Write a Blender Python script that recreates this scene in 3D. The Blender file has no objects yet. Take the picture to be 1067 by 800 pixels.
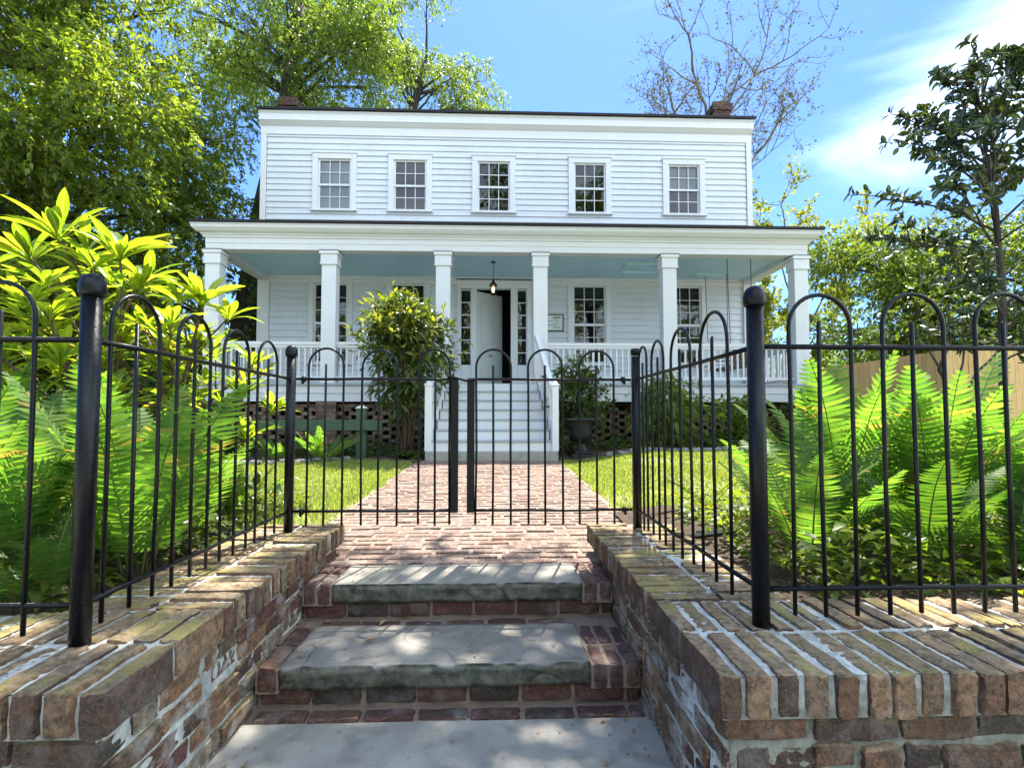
import bpy, math, random
import numpy as np
from mathutils import Vector, noise as mnoise

# ------------------------------------------------------------------ camera, world, sun, exposure
S = bpy.context.scene
COL = S.collection
R = math.radians
cd = bpy.data.cameras.new('camera'); cam = bpy.data.objects.new('camera', cd); COL.objects.link(cam)
cam.location = (0, 0, 1.19)
cam.rotation_euler = (R(90) + math.atan(22.5/520), 0, -math.atan(.0335))
cd.sensor_width = 36; cd.lens = 520/1067*36; cd.shift_y = 13.5/1067
cd.clip_start = .05; cd.clip_end = 900
S.camera = cam

SUN_EL, SUN_AZ = R(64), R(16)
W = bpy.data.worlds.new('World'); S.world = W; W.use_nodes = True
nt = W.node_tree; nt.nodes.clear()
def wn(t, **kw):
    n = nt.nodes.new(t)
    for k, v in kw.items(): setattr(n, k, v)
    return n
sky = wn('ShaderNodeTexSky', sky_type='NISHITA', sun_disc=False, sun_elevation=SUN_EL, sun_rotation=SUN_AZ)
sky.air_density = 1.0; sky.dust_density = .35; sky.ozone_density = 2.2
tint = wn('ShaderNodeMix', data_type='RGBA', blend_type='MULTIPLY'); tint.inputs[0].default_value = 1
tint.inputs[7].default_value = (.47, .65, .97, 1)
tc = wn('ShaderNodeTexCoord'); mp = wn('ShaderNodeMapping')
mp.inputs['Scale'].default_value = (.9, .9, 3.4); mp.inputs['Rotation'].default_value = (.1, .55, .2); mp.inputs['Location'].default_value = (.35, .1, .2)
cn = wn('ShaderNodeTexNoise'); cn.inputs['Scale'].default_value = 1.7; cn.inputs['Detail'].default_value = 7; cn.inputs['Roughness'].default_value = .55; cn.inputs['Distortion'].default_value = .4
sep = wn('ShaderNodeSeparateXYZ')
# more cloud towards the right of the view; unseen cloud behind the camera added to brighten the facade
bias = wn('ShaderNodeMath', operation='MULTIPLY_ADD'); bias.inputs[1].default_value = .20; bias.inputs[2].default_value = .0
bias2 = wn('ShaderNodeMath', operation='MULTIPLY_ADD'); bias2.inputs[1].default_value = -.30
addb = wn('ShaderNodeMath', operation='ADD')
cr = wn('ShaderNodeValToRGB'); cr.color_ramp.elements[0].position = .39; cr.color_ramp.elements[1].position = .82
cr.color_ramp.interpolation = 'EASE'
cmix = wn('ShaderNodeMix', data_type='RGBA'); cmix.inputs[7].default_value = (8.2, 9.6, 11.2, 1)
bg = wn('ShaderNodeBackground'); bg.inputs[1].default_value = .10
out = wn('ShaderNodeOutputWorld')
L = nt.links.new
L(sky.outputs[0], tint.inputs[6])
L(tc.outputs['Generated'], mp.inputs[0]); L(mp.outputs[0], cn.inputs[0]); L(tc.outputs['Generated'], sep.inputs[0])
L(sep.outputs[0], bias.inputs[0]); L(sep.outputs[1], bias2.inputs[0]); L(bias.outputs[0], bias2.inputs[2])
# one long soft bank of cloud rising to the right
dot = wn('ShaderNodeVectorMath', operation='DOT_PRODUCT'); dot.inputs[1].default_value = (.556, .051, -.829); L(tc.outputs['Generated'], dot.inputs[0])
ab = wn('ShaderNodeMath', operation='SUBTRACT'); ab.inputs[1].default_value = .045; L(dot.outputs['Value'], ab.inputs[0])
ab2 = wn('ShaderNodeMath', operation='ABSOLUTE'); L(ab.outputs[0], ab2.inputs[0])
mr = wn('ShaderNodeMapRange', interpolation_type='SMOOTHSTEP'); L(ab2.outputs[0], mr.inputs[0])
for i_, v_ in ((1, .20), (2, .0), (3, 0.), (4, .22)): mr.inputs[i_].default_value = v_
mx = wn('ShaderNodeMapRange', interpolation_type='SMOOTHSTEP'); L(sep.outputs[0], mx.inputs[0])
for i_, v_ in ((1, .26), (2, .50), (3, 0.), (4, 1.)): mx.inputs[i_].default_value = v_
bm = wn('ShaderNodeMath', operation='MULTIPLY'); L(mr.outputs[0], bm.inputs[0]); L(mx.outputs[0], bm.inputs[1])
ba = wn('ShaderNodeMath', operation='ADD'); L(cn.outputs[0], ba.inputs[0]); L(bm.outputs[0], ba.inputs[1])
L(ba.outputs[0], addb.inputs[0]); L(bias2.outputs[0], addb.inputs[1]); L(addb.outputs[0], cr.inputs[0])
L(cr.outputs[0], cmix.inputs[0]); L(tint.outputs[2], cmix.inputs[6]); L(cmix.outputs[2], bg.inputs[0]); L(bg.outputs[0], out.inputs[0])

sd = bpy.data.lights.new('sun', 'SUN'); sd.energy = 5.0; sd.angle = R(.53); sd.color = (1, .95, .84)
sun = bpy.data.objects.new('sun', sd); COL.objects.link(sun)
SV = Vector((math.sin(SUN_AZ)*math.cos(SUN_EL), math.cos(SUN_AZ)*math.cos(SUN_EL), math.sin(SUN_EL)))
sun.rotation_euler = SV.to_track_quat('Z', 'Y').to_euler(); sun.location = (0, 0, 30)
vs = S.view_settings
vs.view_transform = 'Standard'; vs.look = 'None'; vs.gamma = 1; vs.use_curve_mapping = False; vs.exposure = 1.75

rng = np.random.default_rng(7); random.seed(7)

# ------------------------------------------------------------------ materials
class M:
    def __init__(s, name):
        s.m = bpy.data.materials.new(name); s.m.use_nodes = True
        s.t = s.m.node_tree; s.b = s.t.nodes['Principled BSDF']; s.out = s.t.nodes['Material Output']
    def n(s, t, ins=None, **kw):
        n = s.t.nodes.new(t)
        for k, v in kw.items(): setattr(n, k, v)
        for k, v in (ins or {}).items(): s.set(n.inputs[k], v)
        return n
    def set(s, sock, v):
        if hasattr(v, 'is_output'): s.t.links.new(v, sock)
        else: sock.default_value = v
    def p(s, **kw):
        for k, v in kw.items(): s.set(s.b.inputs[k.replace('_', ' ')], v)
    def coord(s, kind='Object', scale=(1, 1, 1)):
        c = s.n('ShaderNodeTexCoord'); m = s.n('ShaderNodeMapping', {0: c.outputs[kind], 'Scale': scale}); return m.outputs[0]
    def geo(s, o): return s.n('ShaderNodeNewGeometry').outputs[o]
    def noise(s, scale, detail=4, rough=.55, vec=None, dist=0):
        return s.n('ShaderNodeTexNoise', {0: vec if vec is not None else s.geo('Position'), 'Scale': scale, 'Detail': detail, 'Roughness': rough, 'Distortion': dist}).outputs[0]
    def ramp(s, fac, stops, interp='LINEAR'):
        r = s.n('ShaderNodeValToRGB', {0: fac}); r.color_ramp.interpolation = interp; e = r.color_ramp.elements
        while len(e) < len(stops): e.new(.5)
        for el, (p, c) in zip(e, stops):
            el.position = p; el.color = (c, c, c, 1) if isinstance(c, (int, float)) else (*c, 1)
        return r.outputs[0]
    def mix(s, f, a, b, bt='MIX'):
        n = s.n('ShaderNodeMix', data_type='RGBA', blend_type=bt); s.set(n.inputs[0], f)
        for i, v in ((6, a), (7, b)): s.set(n.inputs[i], (*v, 1) if isinstance(v, tuple) and len(v) == 3 else v)
        return n.outputs[2]
    def math(s, op, a, b=0., c=0.):
        n = s.n('ShaderNodeMath', {0: a, 1: b, 2: c}, operation=op); return n.outputs[0]
    def bump(s, h, strength=.3, dist=.01):
        n = s.n('ShaderNodeBump', {'Strength': strength, 'Distance': dist, 'Height': h}); s.set(s.b.inputs['Normal'], n.outputs[0])

def paint(name, col, rough=.5, dirt=.12, bump=.05):
    m = M(name); n = m.noise(1.7, 6, .6); n2 = m.noise(23, 4, .6); n3 = m.noise(1., 5, .65, m.coord('Object', (14, 14, .9)))
    d = m.ramp(n, [(.35, 0.), (.75, 1.)])
    c = m.mix(m.math('MULTIPLY', d, dirt), col, tuple(x*.62 for x in col))
    c = m.mix(m.math('MULTIPLY', m.ramp(n2, [(.5, 0.), (.8, 1.)]), dirt*.6), c, tuple(x*.7 for x in col))
    c = m.mix(m.math('MULTIPLY', m.ramp(n3, [(.52, 0.), (.75, 1.)]), dirt), c, tuple(x*.6 for x in col))
    m.p(Base_Color=c, Roughness=rough); m.bump(n2, bump, .01); return m.m

def brick_mat(name, cols, top=True, white=.35, moss=.4, rough=.9):
    m = M(name); rpi = m.geo('Random Per Island'); k = len(cols)
    c = m.ramp(rpi, [(i/k, x) for i, x in enumerate(cols)], 'CONSTANT')
    nA = m.noise(38, 6, .65); nB = m.noise(9, 5, .6); nC = m.noise(150, 3, .6); nD = m.noise(4.2, 5, .62)
    c = m.mix(m.ramp(nA, [(.36, .9), (.62, 0.)]), c, m.mix(.8, c, (.025, .02, .014)))
    c = m.mix(m.math('MULTIPLY', m.ramp(m.noise(75, 5, .7), [(.36, 1.), (.46, 0.)]), .7), c, (.02, .016, .012))
    c = m.mix(m.math('MULTIPLY', m.ramp(nC, [(.55, 0.), (.66, 1.)]), .20), c, (.38, .29, .21))
    c = m.mix(m.math('MULTIPLY', m.ramp(nB, [(.50, 0.), (.66, 1.)]), white), c, (.62, .62, .58))
    if top:
        nz = m.n('ShaderNodeSeparateXYZ', {0: m.geo('Normal')}).outputs[2]
        up = m.ramp(nz, [(.35, 0.), (.85, 1.)])
        c = m.mix(m.math('MULTIPLY', up, .62), c, m.mix(m.ramp(nA, [(.35, 0.), (.65, 1.)]), (.15, .098, .05), (.46, .34, .20)))
        ms = m.math('MULTIPLY', up, m.math('MULTIPLY', m.ramp(nD, [(.50, 0.), (.62, 1.)]), m.ramp(nC, [(.40, .2), (.55, 1.)])))
        c = m.mix(m.math('MULTIPLY', ms, moss), c, (.32, .27, .07))
    c = m.mix(m.math('MULTIPLY', m.ramp(m.noise(1.9, 6, .62), [(.48, 0.), (.72, 1.)]), .45), c, m.mix(1., c, (.45, .42, .40), 'MULTIPLY'))
    m.p(Base_Color=c, Roughness=rough)
    m.bump(m.math('ADD', m.math('MULTIPLY', nA, 1.), m.math('MULTIPLY', nC, .35)), .9, .012); return m.m

def leaf_mat(name, stops, trans=.42, rough=.42, tcol=None, spec=.45):
    m = M(name); rpi = m.geo('Random Per Island')
    c = m.ramp(rpi, stops)
    big = m.noise(.55, 2, .5); c = m.mix(m.ramp(big, [(.3, .0), (.7, .32)]), c, m.mix(1., c, (.55, .7, .55), 'MULTIPLY'))
    rib = m.n('ShaderNodeAttribute', attribute_name='rib').outputs['Fac']; fine = m.noise(32, 5, .6)
    c = m.mix(m.ramp(fine, [(.35, .38), (.65, 0.)]), c, m.mix(1., c, (.55, .62, .6), 'MULTIPLY'))
    c = m.mix(m.ramp(rib, [(.80, 0.), (.93, .55)]), c, (.36, .38, .14))
    m.p(Base_Color=c, Roughness=rough); m.b.inputs['Specular IOR Level'].default_value = spec
    t = m.n('ShaderNodeBsdfTranslucent', {0: m.mix(1., c, tcol or (1.9, 1.75, .55), 'MULTIPLY')})
    x = m.n('ShaderNodeMixShader', {0: trans, 1: m.b.outputs[0], 2: t.outputs[0]})
    m.t.links.new(x.outputs[0], m.out.inputs[0]); return m.m

def bark_mat(name, a, b, scale=9):
    m = M(name); v = m.coord('Object', (1, 1, .22)); n = m.noise(scale, 7, .65, v); n2 = m.noise(2.2, 4)
    c = m.mix(m.ramp(n, [(.3, 0.), (.7, 1.)]), a, b); c = m.mix(m.math('MULTIPLY', m.ramp(n2, [(.5, 0.), (.7, 1.)]), .4), c, (.16, .18, .12))
    m.p(Base_Color=c, Roughness=.95); m.bump(n, .9, .03); return m.m

def flat(name, col, rough=.6, metal=0., var=.25, scale=30):
    m = M(name); n = m.noise(scale, 5, .6)
    m.p(Base_Color=m.mix(m.ramp(n, [(.35, 0.), (.7, var)]), col, tuple(x*.5 for x in col)), Roughness=rough, Metallic=metal); m.bump(n, .12, .004); return m.m

MAT = {}
MAT['white'] = paint('white_paint', (.68, .70, .71), .55)
MAT['siding'] = paint('siding_paint', (.64, .685, .73), .5, .22)
MAT['haint'] = paint('ceiling_paint', (.50, .73, .84), .5, .08)
MAT['tread'] = paint('tread_paint', (.36, .40, .44), .55, .3)
MAT['door'] = paint('door_paint', (.58, .63, .62), .45, .1)
MAT['roof'] = flat('roof_metal', (.018, .016, .018), .7, .3)
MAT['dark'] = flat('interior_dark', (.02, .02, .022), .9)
MAT['blind'] = flat('window_blind', (.68, .69, .74), .9)
m = M('black_enamel'); n = m.noise(70, 4, .6); n2 = m.noise(260, 3, .6); m.p(Base_Color=m.mix(m.ramp(n2, [(.62, 0.), (.72, .5)]), (.0025, .003, .0042), (.02, .014, .011)), Roughness=m.ramp(n, [(.35, .26), (.7, .46)])); m.b.inputs['Specular IOR Level'].default_value = .28; m.bump(m.math('ADD', n, m.math('MULTIPLY', n2, .25)), .14, .005); MAT['black'] = m.m
MAT['iron'] = flat('black_cast_iron', (.012, .013, .017), .5, .2, .5, 40)
MAT['chain'] = flat('chain_steel', (.10, .10, .10), .5, .5)
MAT['wood'] = flat('swing_wood', (.22, .10, .06), .6)
MAT['green'] = flat('green_paint', (.045, .085, .045), .6, 0., .6, 14)
MAT['cream'] = flat('cap_paint', (.7, .7, .62), .6)
MAT['concrete'] = flat('concrete_block', (.34, .33, .29), .9, 0., .5, 12)
MAT['bronze'] = flat('lantern_metal', (.02, .014, .01), .4, .6)
m = M('lantern_glow'); m.p(Base_Color=(.9, .6, .3, 1), Emission_Color=(1, .62, .25, 1), Emission_Strength=2.2); MAT['glow'] = m.m
MAT['ink'] = flat('dark_ink', (.08, .10, .09), .8)
MAT['paper'] = flat('sign_paper', (.72, .78, .74), .7, 0., .15)
# glass
m = M('window_glass'); fr = m.n('ShaderNodeFresnel', {'IOR': 1.52}); g = m.n('ShaderNodeBsdfGlossy', {'Color': (1, 1, 1, 1), 'Roughness': .015}); t = m.n('ShaderNodeBsdfTransparent', {0: (.55, .6, .6, 1)})
wv = m.n('ShaderNodeBump', {'Strength': .05, 'Distance': .02, 'Height': m.noise(3.2, 2)}); m.t.links.new(wv.outputs[0], g.inputs['Normal']); 
x = m.n('ShaderNodeMixShader', {0: m.math('ADD', fr.outputs[0], .015), 1: t.outputs[0], 2: g.outputs[0]}); m.t.links.new(x.outputs[0], m.out.inputs[0]); MAT['glass'] = m.m
BC = [(.17, .075, .038), (.26, .13, .065), (.12, .058, .034), (.32, .165, .08), (.19, .12, .08), (.07, .045, .035), (.26, .19, .12), (.17, .06, .05)]
MAT['coping'] = brick_mat('old_coping_brick', [(.20, .10, .055), (.27, .15, .085), (.13, .07, .045), (.33, .19, .10), (.24, .15, .085), (.10, .06, .04), (.32, .23, .14), (.19, .085, .055)], True, .10, .95)
MAT['brick'] = brick_mat('old_limed_brick', BC, True, .42, .5)
MAT['redbrick'] = brick_mat('red_step_brick', [(.14, .055, .042), (.10, .042, .036), (.15, .07, .05), (.07, .042, .034)], False, .14, .15)
MAT['riserbrick'] = brick_mat('dark_riser_brick', [(.12, .035, .028), (.08, .03, .026), (.13, .05, .033), (.05, .03, .026)], False, .10, 0)  # darker brick tones for the step risers
MAT['pathbrick'] = brick_mat('path_brick', [(.33, .20, .155), (.30, .19, .15), (.35, .23, .18), (.31, .18, .14), (.28, .19, .16)], False, .10, 0)
MAT['foundbrick'] = brick_mat('foundation_brick', [(.20, .10, .065), (.26, .16, .10), (.14, .075, .05), (.30, .20, .13)], False, .2, 0)
MAT['chimneybrick'] = brick_mat('chimney_brick', [(.12, .05, .04), (.16, .07, .05), (.09, .045, .04)], False, .05, 0)
def mortar(name, a, b):
    m = M(name); n = m.noise(22, 7, .7); n2 = m.noise(5, 4); c = m.mix(m.ramp(n, [(.34, 0.), (.62, 1.)]), b, a); c = m.mix(m.math('MULTIPLY', m.ramp(n2, [(.5, 0.), (.68, 1.)]), .55), c, (.22, .20, .14))
    m.p(Base_Color=c, Roughness=.95); m.bump(n, .9, .02); return m.m
MAT['frontbrick'] = brick_mat('mossy_front_brick', [(.10, .055, .035), (.15, .08, .045), (.055, .036, .028), (.20, .10, .055), (.075, .056, .04)], True, .14, .6)
MAT['oldmortar'] = mortar('grimy_mortar', (.34, .34, .29), (.16, .16, .12))
MAT['mortar'] = mortar('lime_mortar', (.70, .70, .64), (.36, .35, .31))
MAT['sand'] = mortar('path_joint_sand', (.30, .22, .17), (.21, .155, .12))
# slate
m = M('slate'); n = m.noise(3.1, 7, .62); n2 = m.noise(17, 6, .65); n3 = m.noise(1.4, 3, .5, None, 1.2)
c = m.mix(m.ramp(n, [(.33, 0.), (.67, 1.)]), (.135, .122, .105), (.27, .25, .215)); c = m.mix(m.math('MULTIPLY', m.ramp(n2, [(.48, 0.), (.68, 1.)]), .55), c, (.27, .22, .16))
c = m.mix(m.math('MULTIPLY', m.ramp(n3, [(.50, 0.), (.58, 1.)]), .45), c, (.10, .105, .10))
ln_ = m.ramp(m.noise(2.1, 2, .4, None, .3), [(.462, 0.), (.480, 1.), (.482, 0.), (.58, 0.), (.596, .6), (.598, 0.)]); c = m.mix(m.math('MULTIPLY', ln_, .32), c, (.07, .07, .065)); n4 = m.noise(140, 4, .7); c = m.mix(m.ramp(n4, [(.45, 0.), (.7, .35)]), c, (.34, .32, .28))
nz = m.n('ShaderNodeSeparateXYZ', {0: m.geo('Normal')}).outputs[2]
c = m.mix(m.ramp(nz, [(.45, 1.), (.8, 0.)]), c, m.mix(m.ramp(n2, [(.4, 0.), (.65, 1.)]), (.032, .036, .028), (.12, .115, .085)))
m.p(Base_Color=c, Roughness=m.ramp(n2, [(.3, .38), (.7, .62)])); m.bump(m.math('ADD', n, m.math('ADD', m.math('MULTIPLY', n2, .4), m.math('MULTIPLY', ln_, -.25))), .6, .03); MAT['slate'] = m.m
m = M('landing_concrete'); n = m.noise(2.3, 7, .6); n2 = m.noise(60, 4, .6); n3 = m.noise(7, 5)
c = m.mix(m.ramp(n, [(.3, 0.), (.7, 1.)]), (.19, .18, .155), (.39, .37, .32)); c = m.mix(m.math('MULTIPLY', m.ramp(n3, [(.53, 0.), (.7, 1.)]), .6), c, (.11, .115, .10)); c = m.mix(m.ramp(n2, [(.62, 0.), (.72, .5)]), c, (.5, .49, .45))
m.p(Base_Color=c, Roughness=.7); m.bump(m.math('ADD', m.math('MULTIPLY', n2, .3), n3), .35, .02); MAT['landing'] = m.m
m = M('soil'); n = m.noise(24, 8, .7); n2 = m.noise(2.5, 4); c = m.mix(m.ramp(n, [(.3, 0.), (.7, 1.)]), (.03, .02, .013), (.13, .085, .055)); m.p(Base_Color=c, Roughness=1.); m.bump(n, 1., .04); MAT['soil'] = m.m
m = M('lawn_ground'); n = m.noise(5, 8, .7); n2 = m.noise(90, 3); c = m.mix(m.ramp(n, [(.35, 0.), (.7, 1.)]), (.13, .17, .04), (.22, .23, .075)); c = m.mix(m.ramp(n2, [(.5, 0.), (.7, .6)]), c, (.16, .13, .07)); m.p(Base_Color=c, Roughness=1.); m.bump(n2, .6, .02); MAT['lawn'] = m.m
m = M('plank_wood'); v = m.coord('Object', (6, 6, .5)); n = m.noise(4, 6, .6, v); rpi = m.geo('Random Per Island')
c = m.ramp(rpi, [(0., (.70, .44, .19)), (.5, (.80, .53, .24)), (1., (.62, .38, .16))]); c = m.mix(m.ramp(n, [(.45, 0.), (.75, .6)]), c, (.28, .16, .07)); m.p(Base_Color=c, Roughness=.75); MAT['plank'] = m.m
MAT['edging'] = flat('edging_stone', (.26, .25, .23), .95, 0., .6, 9)
MAT['deadleaf'] = flat('dead_leaf', (.33, .20, .10), .8, 0., .5, 60)
Y1 = (.09, .13, .02)
MAT['leafL'] = leaf_mat('broad_tree_leaf', [(0., (.09, .15, .025)), (.5, (.15, .215, .032)), (1., (.23, .27, .05))], .56)
MAT['leafD'] = leaf_mat('deep_green_leaf', [(0., (.03, .065, .016)), (.6, (.055, .105, .022)), (1., (.10, .15, .03))], .45)
MAT['leafO'] = leaf_mat('oak_leaf', [(0., (.09, .155, .036)), (.5, (.14, .205, .045)), (1., (.20, .25, .06))], .56)
MAT['leafB'] = leaf_mat('bud_leaf', [(0., (.06, .065, .035)), (.6, (.10, .105, .045)), (1., (.17, .17, .05))], .2, .8)
MAT['leafY'] = leaf_mat('spring_leaf', [(0., (.13, .17, .03)), (.5, (.2, .23, .04)), (1., (.28, .28, .06))], .55)
MAT['leafM'] = leaf_mat('magnolia_leaf', [(0., (.018, .042, .022)), (.7, (.03, .062, .028)), (.93, (.05, .09, .03)), (1., (.2, .2, .04))], .12, .28)
MAT['leafS'] = leaf_mat('shrub_leaf', [(0., (.04, .075, .02)), (.6, (.075, .12, .03)), (1., (.17, .19, .04))], .42, .33)
MAT['leafP'] = leaf_mat('long_leaf', [(0., (.10, .18, .022)), (.6, (.17, .25, .03)), (.93, (.26, .31, .045)), (.97, (.30, .24, .06))], .62, .33, (2.2, 2.0, .45))
MAT['fern'] = leaf_mat('fern_leaf', [(0., (.075, .165, .034)), (.5, (.125, .23, .045)), (.965, (.20, .28, .065)), (.985, (.30, .22, .07))],   .58, .5, (1.85, 1.95, .7), .3)
MAT['fernD'] = leaf_mat('fern_shade_leaf', [(0., (.05, .12, .025)), (.5, (.08, .155, .03)), (1., (.11, .18, .036))], .5, .5, (1.6, 1.7, .5), .3)
MAT['grass'] = leaf_mat('grass_blade', [(0., (.18, .25, .06)), (.5, (.27, .33, .085)), (1., (.38, .39, .15))], .45, .6, (1.7, 1.6, .6), .2)
MAT['bark'] = bark_mat('grey_bark', (.035, .03, .025), (.13, .115, .095))
MAT['barkD'] = bark_mat('dark_bark', (.018, .015, .012), (.07, .058, .045))
MAT['barkP'] = bark_mat('pale_bark', (.09, .08, .07), (.22, .20, .18)); MAT['stem'] = flat('green_stem', (.10, .11, .03), .6)
MAT['twig'] = flat('brown_twig', (.09, .055, .035), .8)

# ------------------------------------------------------------------ mesh helpers
class MB:
    def __init__(s): s.v = []; s.f = []; s.n = 0
    def add(s, v, f):
        v = np.asarray(v, float).reshape(-1, 3); s.v.append(v); o = s.n
        if isinstance(f, np.ndarray): s.f.extend((f + o).tolist())
        else: s.f.extend([[i + o for i in q] for q in f])
        s.n += len(v); return s
    def box(s, x0, x1, y0, y1, z0, z1):
        v = [(x, y, z) for x in (x0, x1) for y in (y0, y1) for z in (z0, z1)]
        return s.add(v, [(0, 1, 3, 2), (4, 6, 7, 5), (0, 4, 5, 1), (2, 3, 7, 6), (0, 2, 6, 4), (1, 5, 7, 3)])
    def bbox(s, x0, x1, y0, y1, z0, z1, b=.01):          # box with chamfered edges
        c = np.array([(x0+x1)/2, (y0+y1)/2, (z0+z1)/2]); h = np.array([x1-x0, y1-y0, z1-z0])/2
        t = TPL_S; e = ((np.abs(t) > .9).sum(1) >= 2)[:, None]; p = np.sign(t)*np.where(np.abs(t) > .9, h - e*.3*b, h-b)
        return s.add(c + p, TPL_SF)
    def hexa(s, p): return s.add(p, [(0, 3, 2, 1), (4, 5, 6, 7), (0, 1, 5, 4), (1, 2, 6, 5), (2, 3, 7, 6), (3, 0, 4, 7)])
    def tube(s, pts, r, n=8, cap=True):
        P = np.asarray(pts, float); k = len(P); r = np.broadcast_to(r, (k,))
        T = np.gradient(P, axis=0); T /= np.linalg.norm(T, axis=1)[:, None] + 1e-9
        a = np.array([0, 0, 1.]) if abs(T[0, 2]) < .9 else np.array([1., 0, 0])
        u = np.cross(T[0], a); u /= np.linalg.norm(u); ang = np.arange(n)*2*np.pi/n; V = []
        for i in range(k):
            u = u - T[i]*u.dot(T[i]); u /= np.linalg.norm(u) + 1e-9; w = np.cross(T[i], u)
            V.append(P[i] + r[i]*(np.cos(ang)[:, None]*u + np.sin(ang)[:, None]*w))
        V = np.vstack(V); f = [(i*n+j, i*n+(j+1) % n, (i+1)*n+(j+1) % n, (i+1)*n+j) for i in range(k-1) for j in range(n)]
        if cap: f += [list(range(n))[::-1], [(k-1)*n+j for j in range(n)]]
        return s.add(V, f)
    def lathe(s, prof, c, n=20):
        ang = np.arange(n)*2*np.pi/n; V = np.vstack([np.c_[c[0]+r*np.cos(ang), c[1]+r*np.sin(ang), np.full(n, c[2]+z)] for r, z in prof]); k = len(prof)
        f = [(i*n+j, i*n+(j+1) % n, (i+1)*n+(j+1) % n, (i+1)*n+j) for i in range(k-1) for j in range(n)] + [list(range(n))[::-1], [(k-1)*n+j for j in range(n)]]
        return s.add(V, f)
    def build(s, name, mat, parent=None, smooth=False):
        me = bpy.data.meshes.new(name)
        V = np.vstack(s.v); me.from_pydata(V.tolist(), [], s.f)
        if isinstance(mat, str): mat = MAT[mat]
        me.materials.append(mat)
        if smooth: me.shade_smooth()
        if smooth and 'brick' in name or name in ('coping',): me.set_sharp_from_angle(angle=R(32))
        me.update(); o = bpy.data.objects.new(name, me); COL.objects.link(o)
        if parent is not None: o.parent = parent; o.matrix_parent_inverse = Parent_inv(parent)
        return o
def Parent_inv(p):
    from mathutils import Matrix
    return Matrix.Translation(-p.location) if p.parent is None else Matrix.Identity(4)

def grid_template(ax):
    # closed box surface, per-axis normalised coordinates, edges pulled in a little
    key = {}; V = []; F = []
    nx = [len(a) for a in ax]
    def vid(i):
        if i not in key: key[i] = len(V); V.append([ax[d][i[d]] for d in range(3)])
        return key[i]
    for d in range(3):
        a, b = (d+1) % 3, (d+2) % 3
        for side in (0, nx[d]-1):
            for i in range(nx[a]-1):
                for j in range(nx[b]-1):
                    q = []
                    for di, dj in ((0, 0), (1, 0), (1, 1), (0, 1)):
                        t = [0, 0, 0]; t[d] = side; t[a] = i+di; t[b] = j+dj; q.append(vid(tuple(t)))
                    F.append(q if side else q[::-1])
    return np.array(V, float), np.array(F)
TPL_S, TPL_SF = grid_template([[-1, -.5, .5, 1]]*3)
_B = grid_template([[-1, -.9, -.3, .3, .9, 1]]*3)
def brick_add(mb, c, h, ax=(0, 1, 2), jit=.003, rnd=.006, rot=0., g=None):
    """irregular rounded brick: centre c, half sizes h"""
    t, F = _B; g = g or rng
    h = np.asarray(h, float); a = np.abs(t)
    p = np.where(a > .95, np.sign(t)*h, np.where(a > .8, np.sign(t)*(h - rnd*1.6), t*h/.9*.9))
    edge = (a > .95).sum(1); inset = np.where(edge >= 3, .62, np.where(edge == 2, .36, 0.))[:, None]*rnd
    p = p - np.where(a > .95, np.sign(t)*inset, 0)
    p = p + g.normal(0, jit, p.shape)*.6 + g.normal(0, jit, (1, 3))
    # low frequency warp
    ph = g.uniform(0, 6, 3); p += jit*np.sin(p[:, [1, 2, 0]]*38 + ph)
    if rot: 
        cs, sn = math.cos(rot), math.sin(rot); x = p[:, 0]*cs-p[:, 1]*sn; y = p[:, 0]*sn+p[:, 1]*cs; p = np.c_[x, y, p[:, 2]]
    mb.add(np.asarray(c)+p, F)

def fast_mesh(name, V, nper, F_tpl, mat, parent=None, smooth=False):
    """many copies of one polygon topology. V: (N*nper,3); F_tpl list of polys with equal vertex count"""
    N = len(V)//nper; T = np.array(F_tpl); k = T.shape[1]
    idx = (T[None] + (np.arange(N)*nper)[:, None, None]).reshape(-1)
    me = bpy.data.meshes.new(name); me.vertices.add(len(V)); me.vertices.foreach_set('co', np.ascontiguousarray(V, dtype=np.float32).ravel())
    me.loops.add(len(idx)); me.loops.foreach_set('vertex_index', idx.astype(np.int32))
    npoly = len(idx)//k; me.polygons.add(npoly); me.polygons.foreach_set('loop_start', (np.arange(npoly)*k).astype(np.int32)); me.polygons.foreach_set('loop_total', np.full(npoly, k, np.int32))
    if smooth: me.polygons.foreach_set('use_smooth', np.ones(npoly, bool))
    me.materials.append(MAT[mat] if isinstance(mat, str) else mat); me.update(calc_edges=True); me.validate()
    o = bpy.data.objects.new(name, me); COL.objects.link(o)
    if parent is not None: o.parent = parent; o.matrix_parent_inverse = Parent_inv(parent)
    return o
def unit(a): return a/(np.linalg.norm(a, axis=-1, keepdims=True) + 1e-9)
def leaves(P, D, Nn, ln, wd, fold=.18):
    """pointed leaf of four faces... two quads folded on the midrib: 6 verts"""
    D = unit(D); Sd = unit(np.cross(D, Nn)); U = np.cross(Sd, D); ln = np.broadcast_to(ln, len(P))[:, None]; wd = np.broadcast_to(wd, len(P))[:, None]
    base = P; tip = P + D*ln - U*ln*.10; mid = P + D*ln*.48 + U*ln*.05
    l = mid + Sd*wd*.5 + U*wd*fold; r = mid - Sd*wd*.5 + U*wd*fold
    return np.stack([base, l, tip, r, mid], 1).reshape(-1, 3)
LEAF_F = [(0, 4, 1), (1, 4, 2), (0, 3, 4), (3, 2, 4)]

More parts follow.
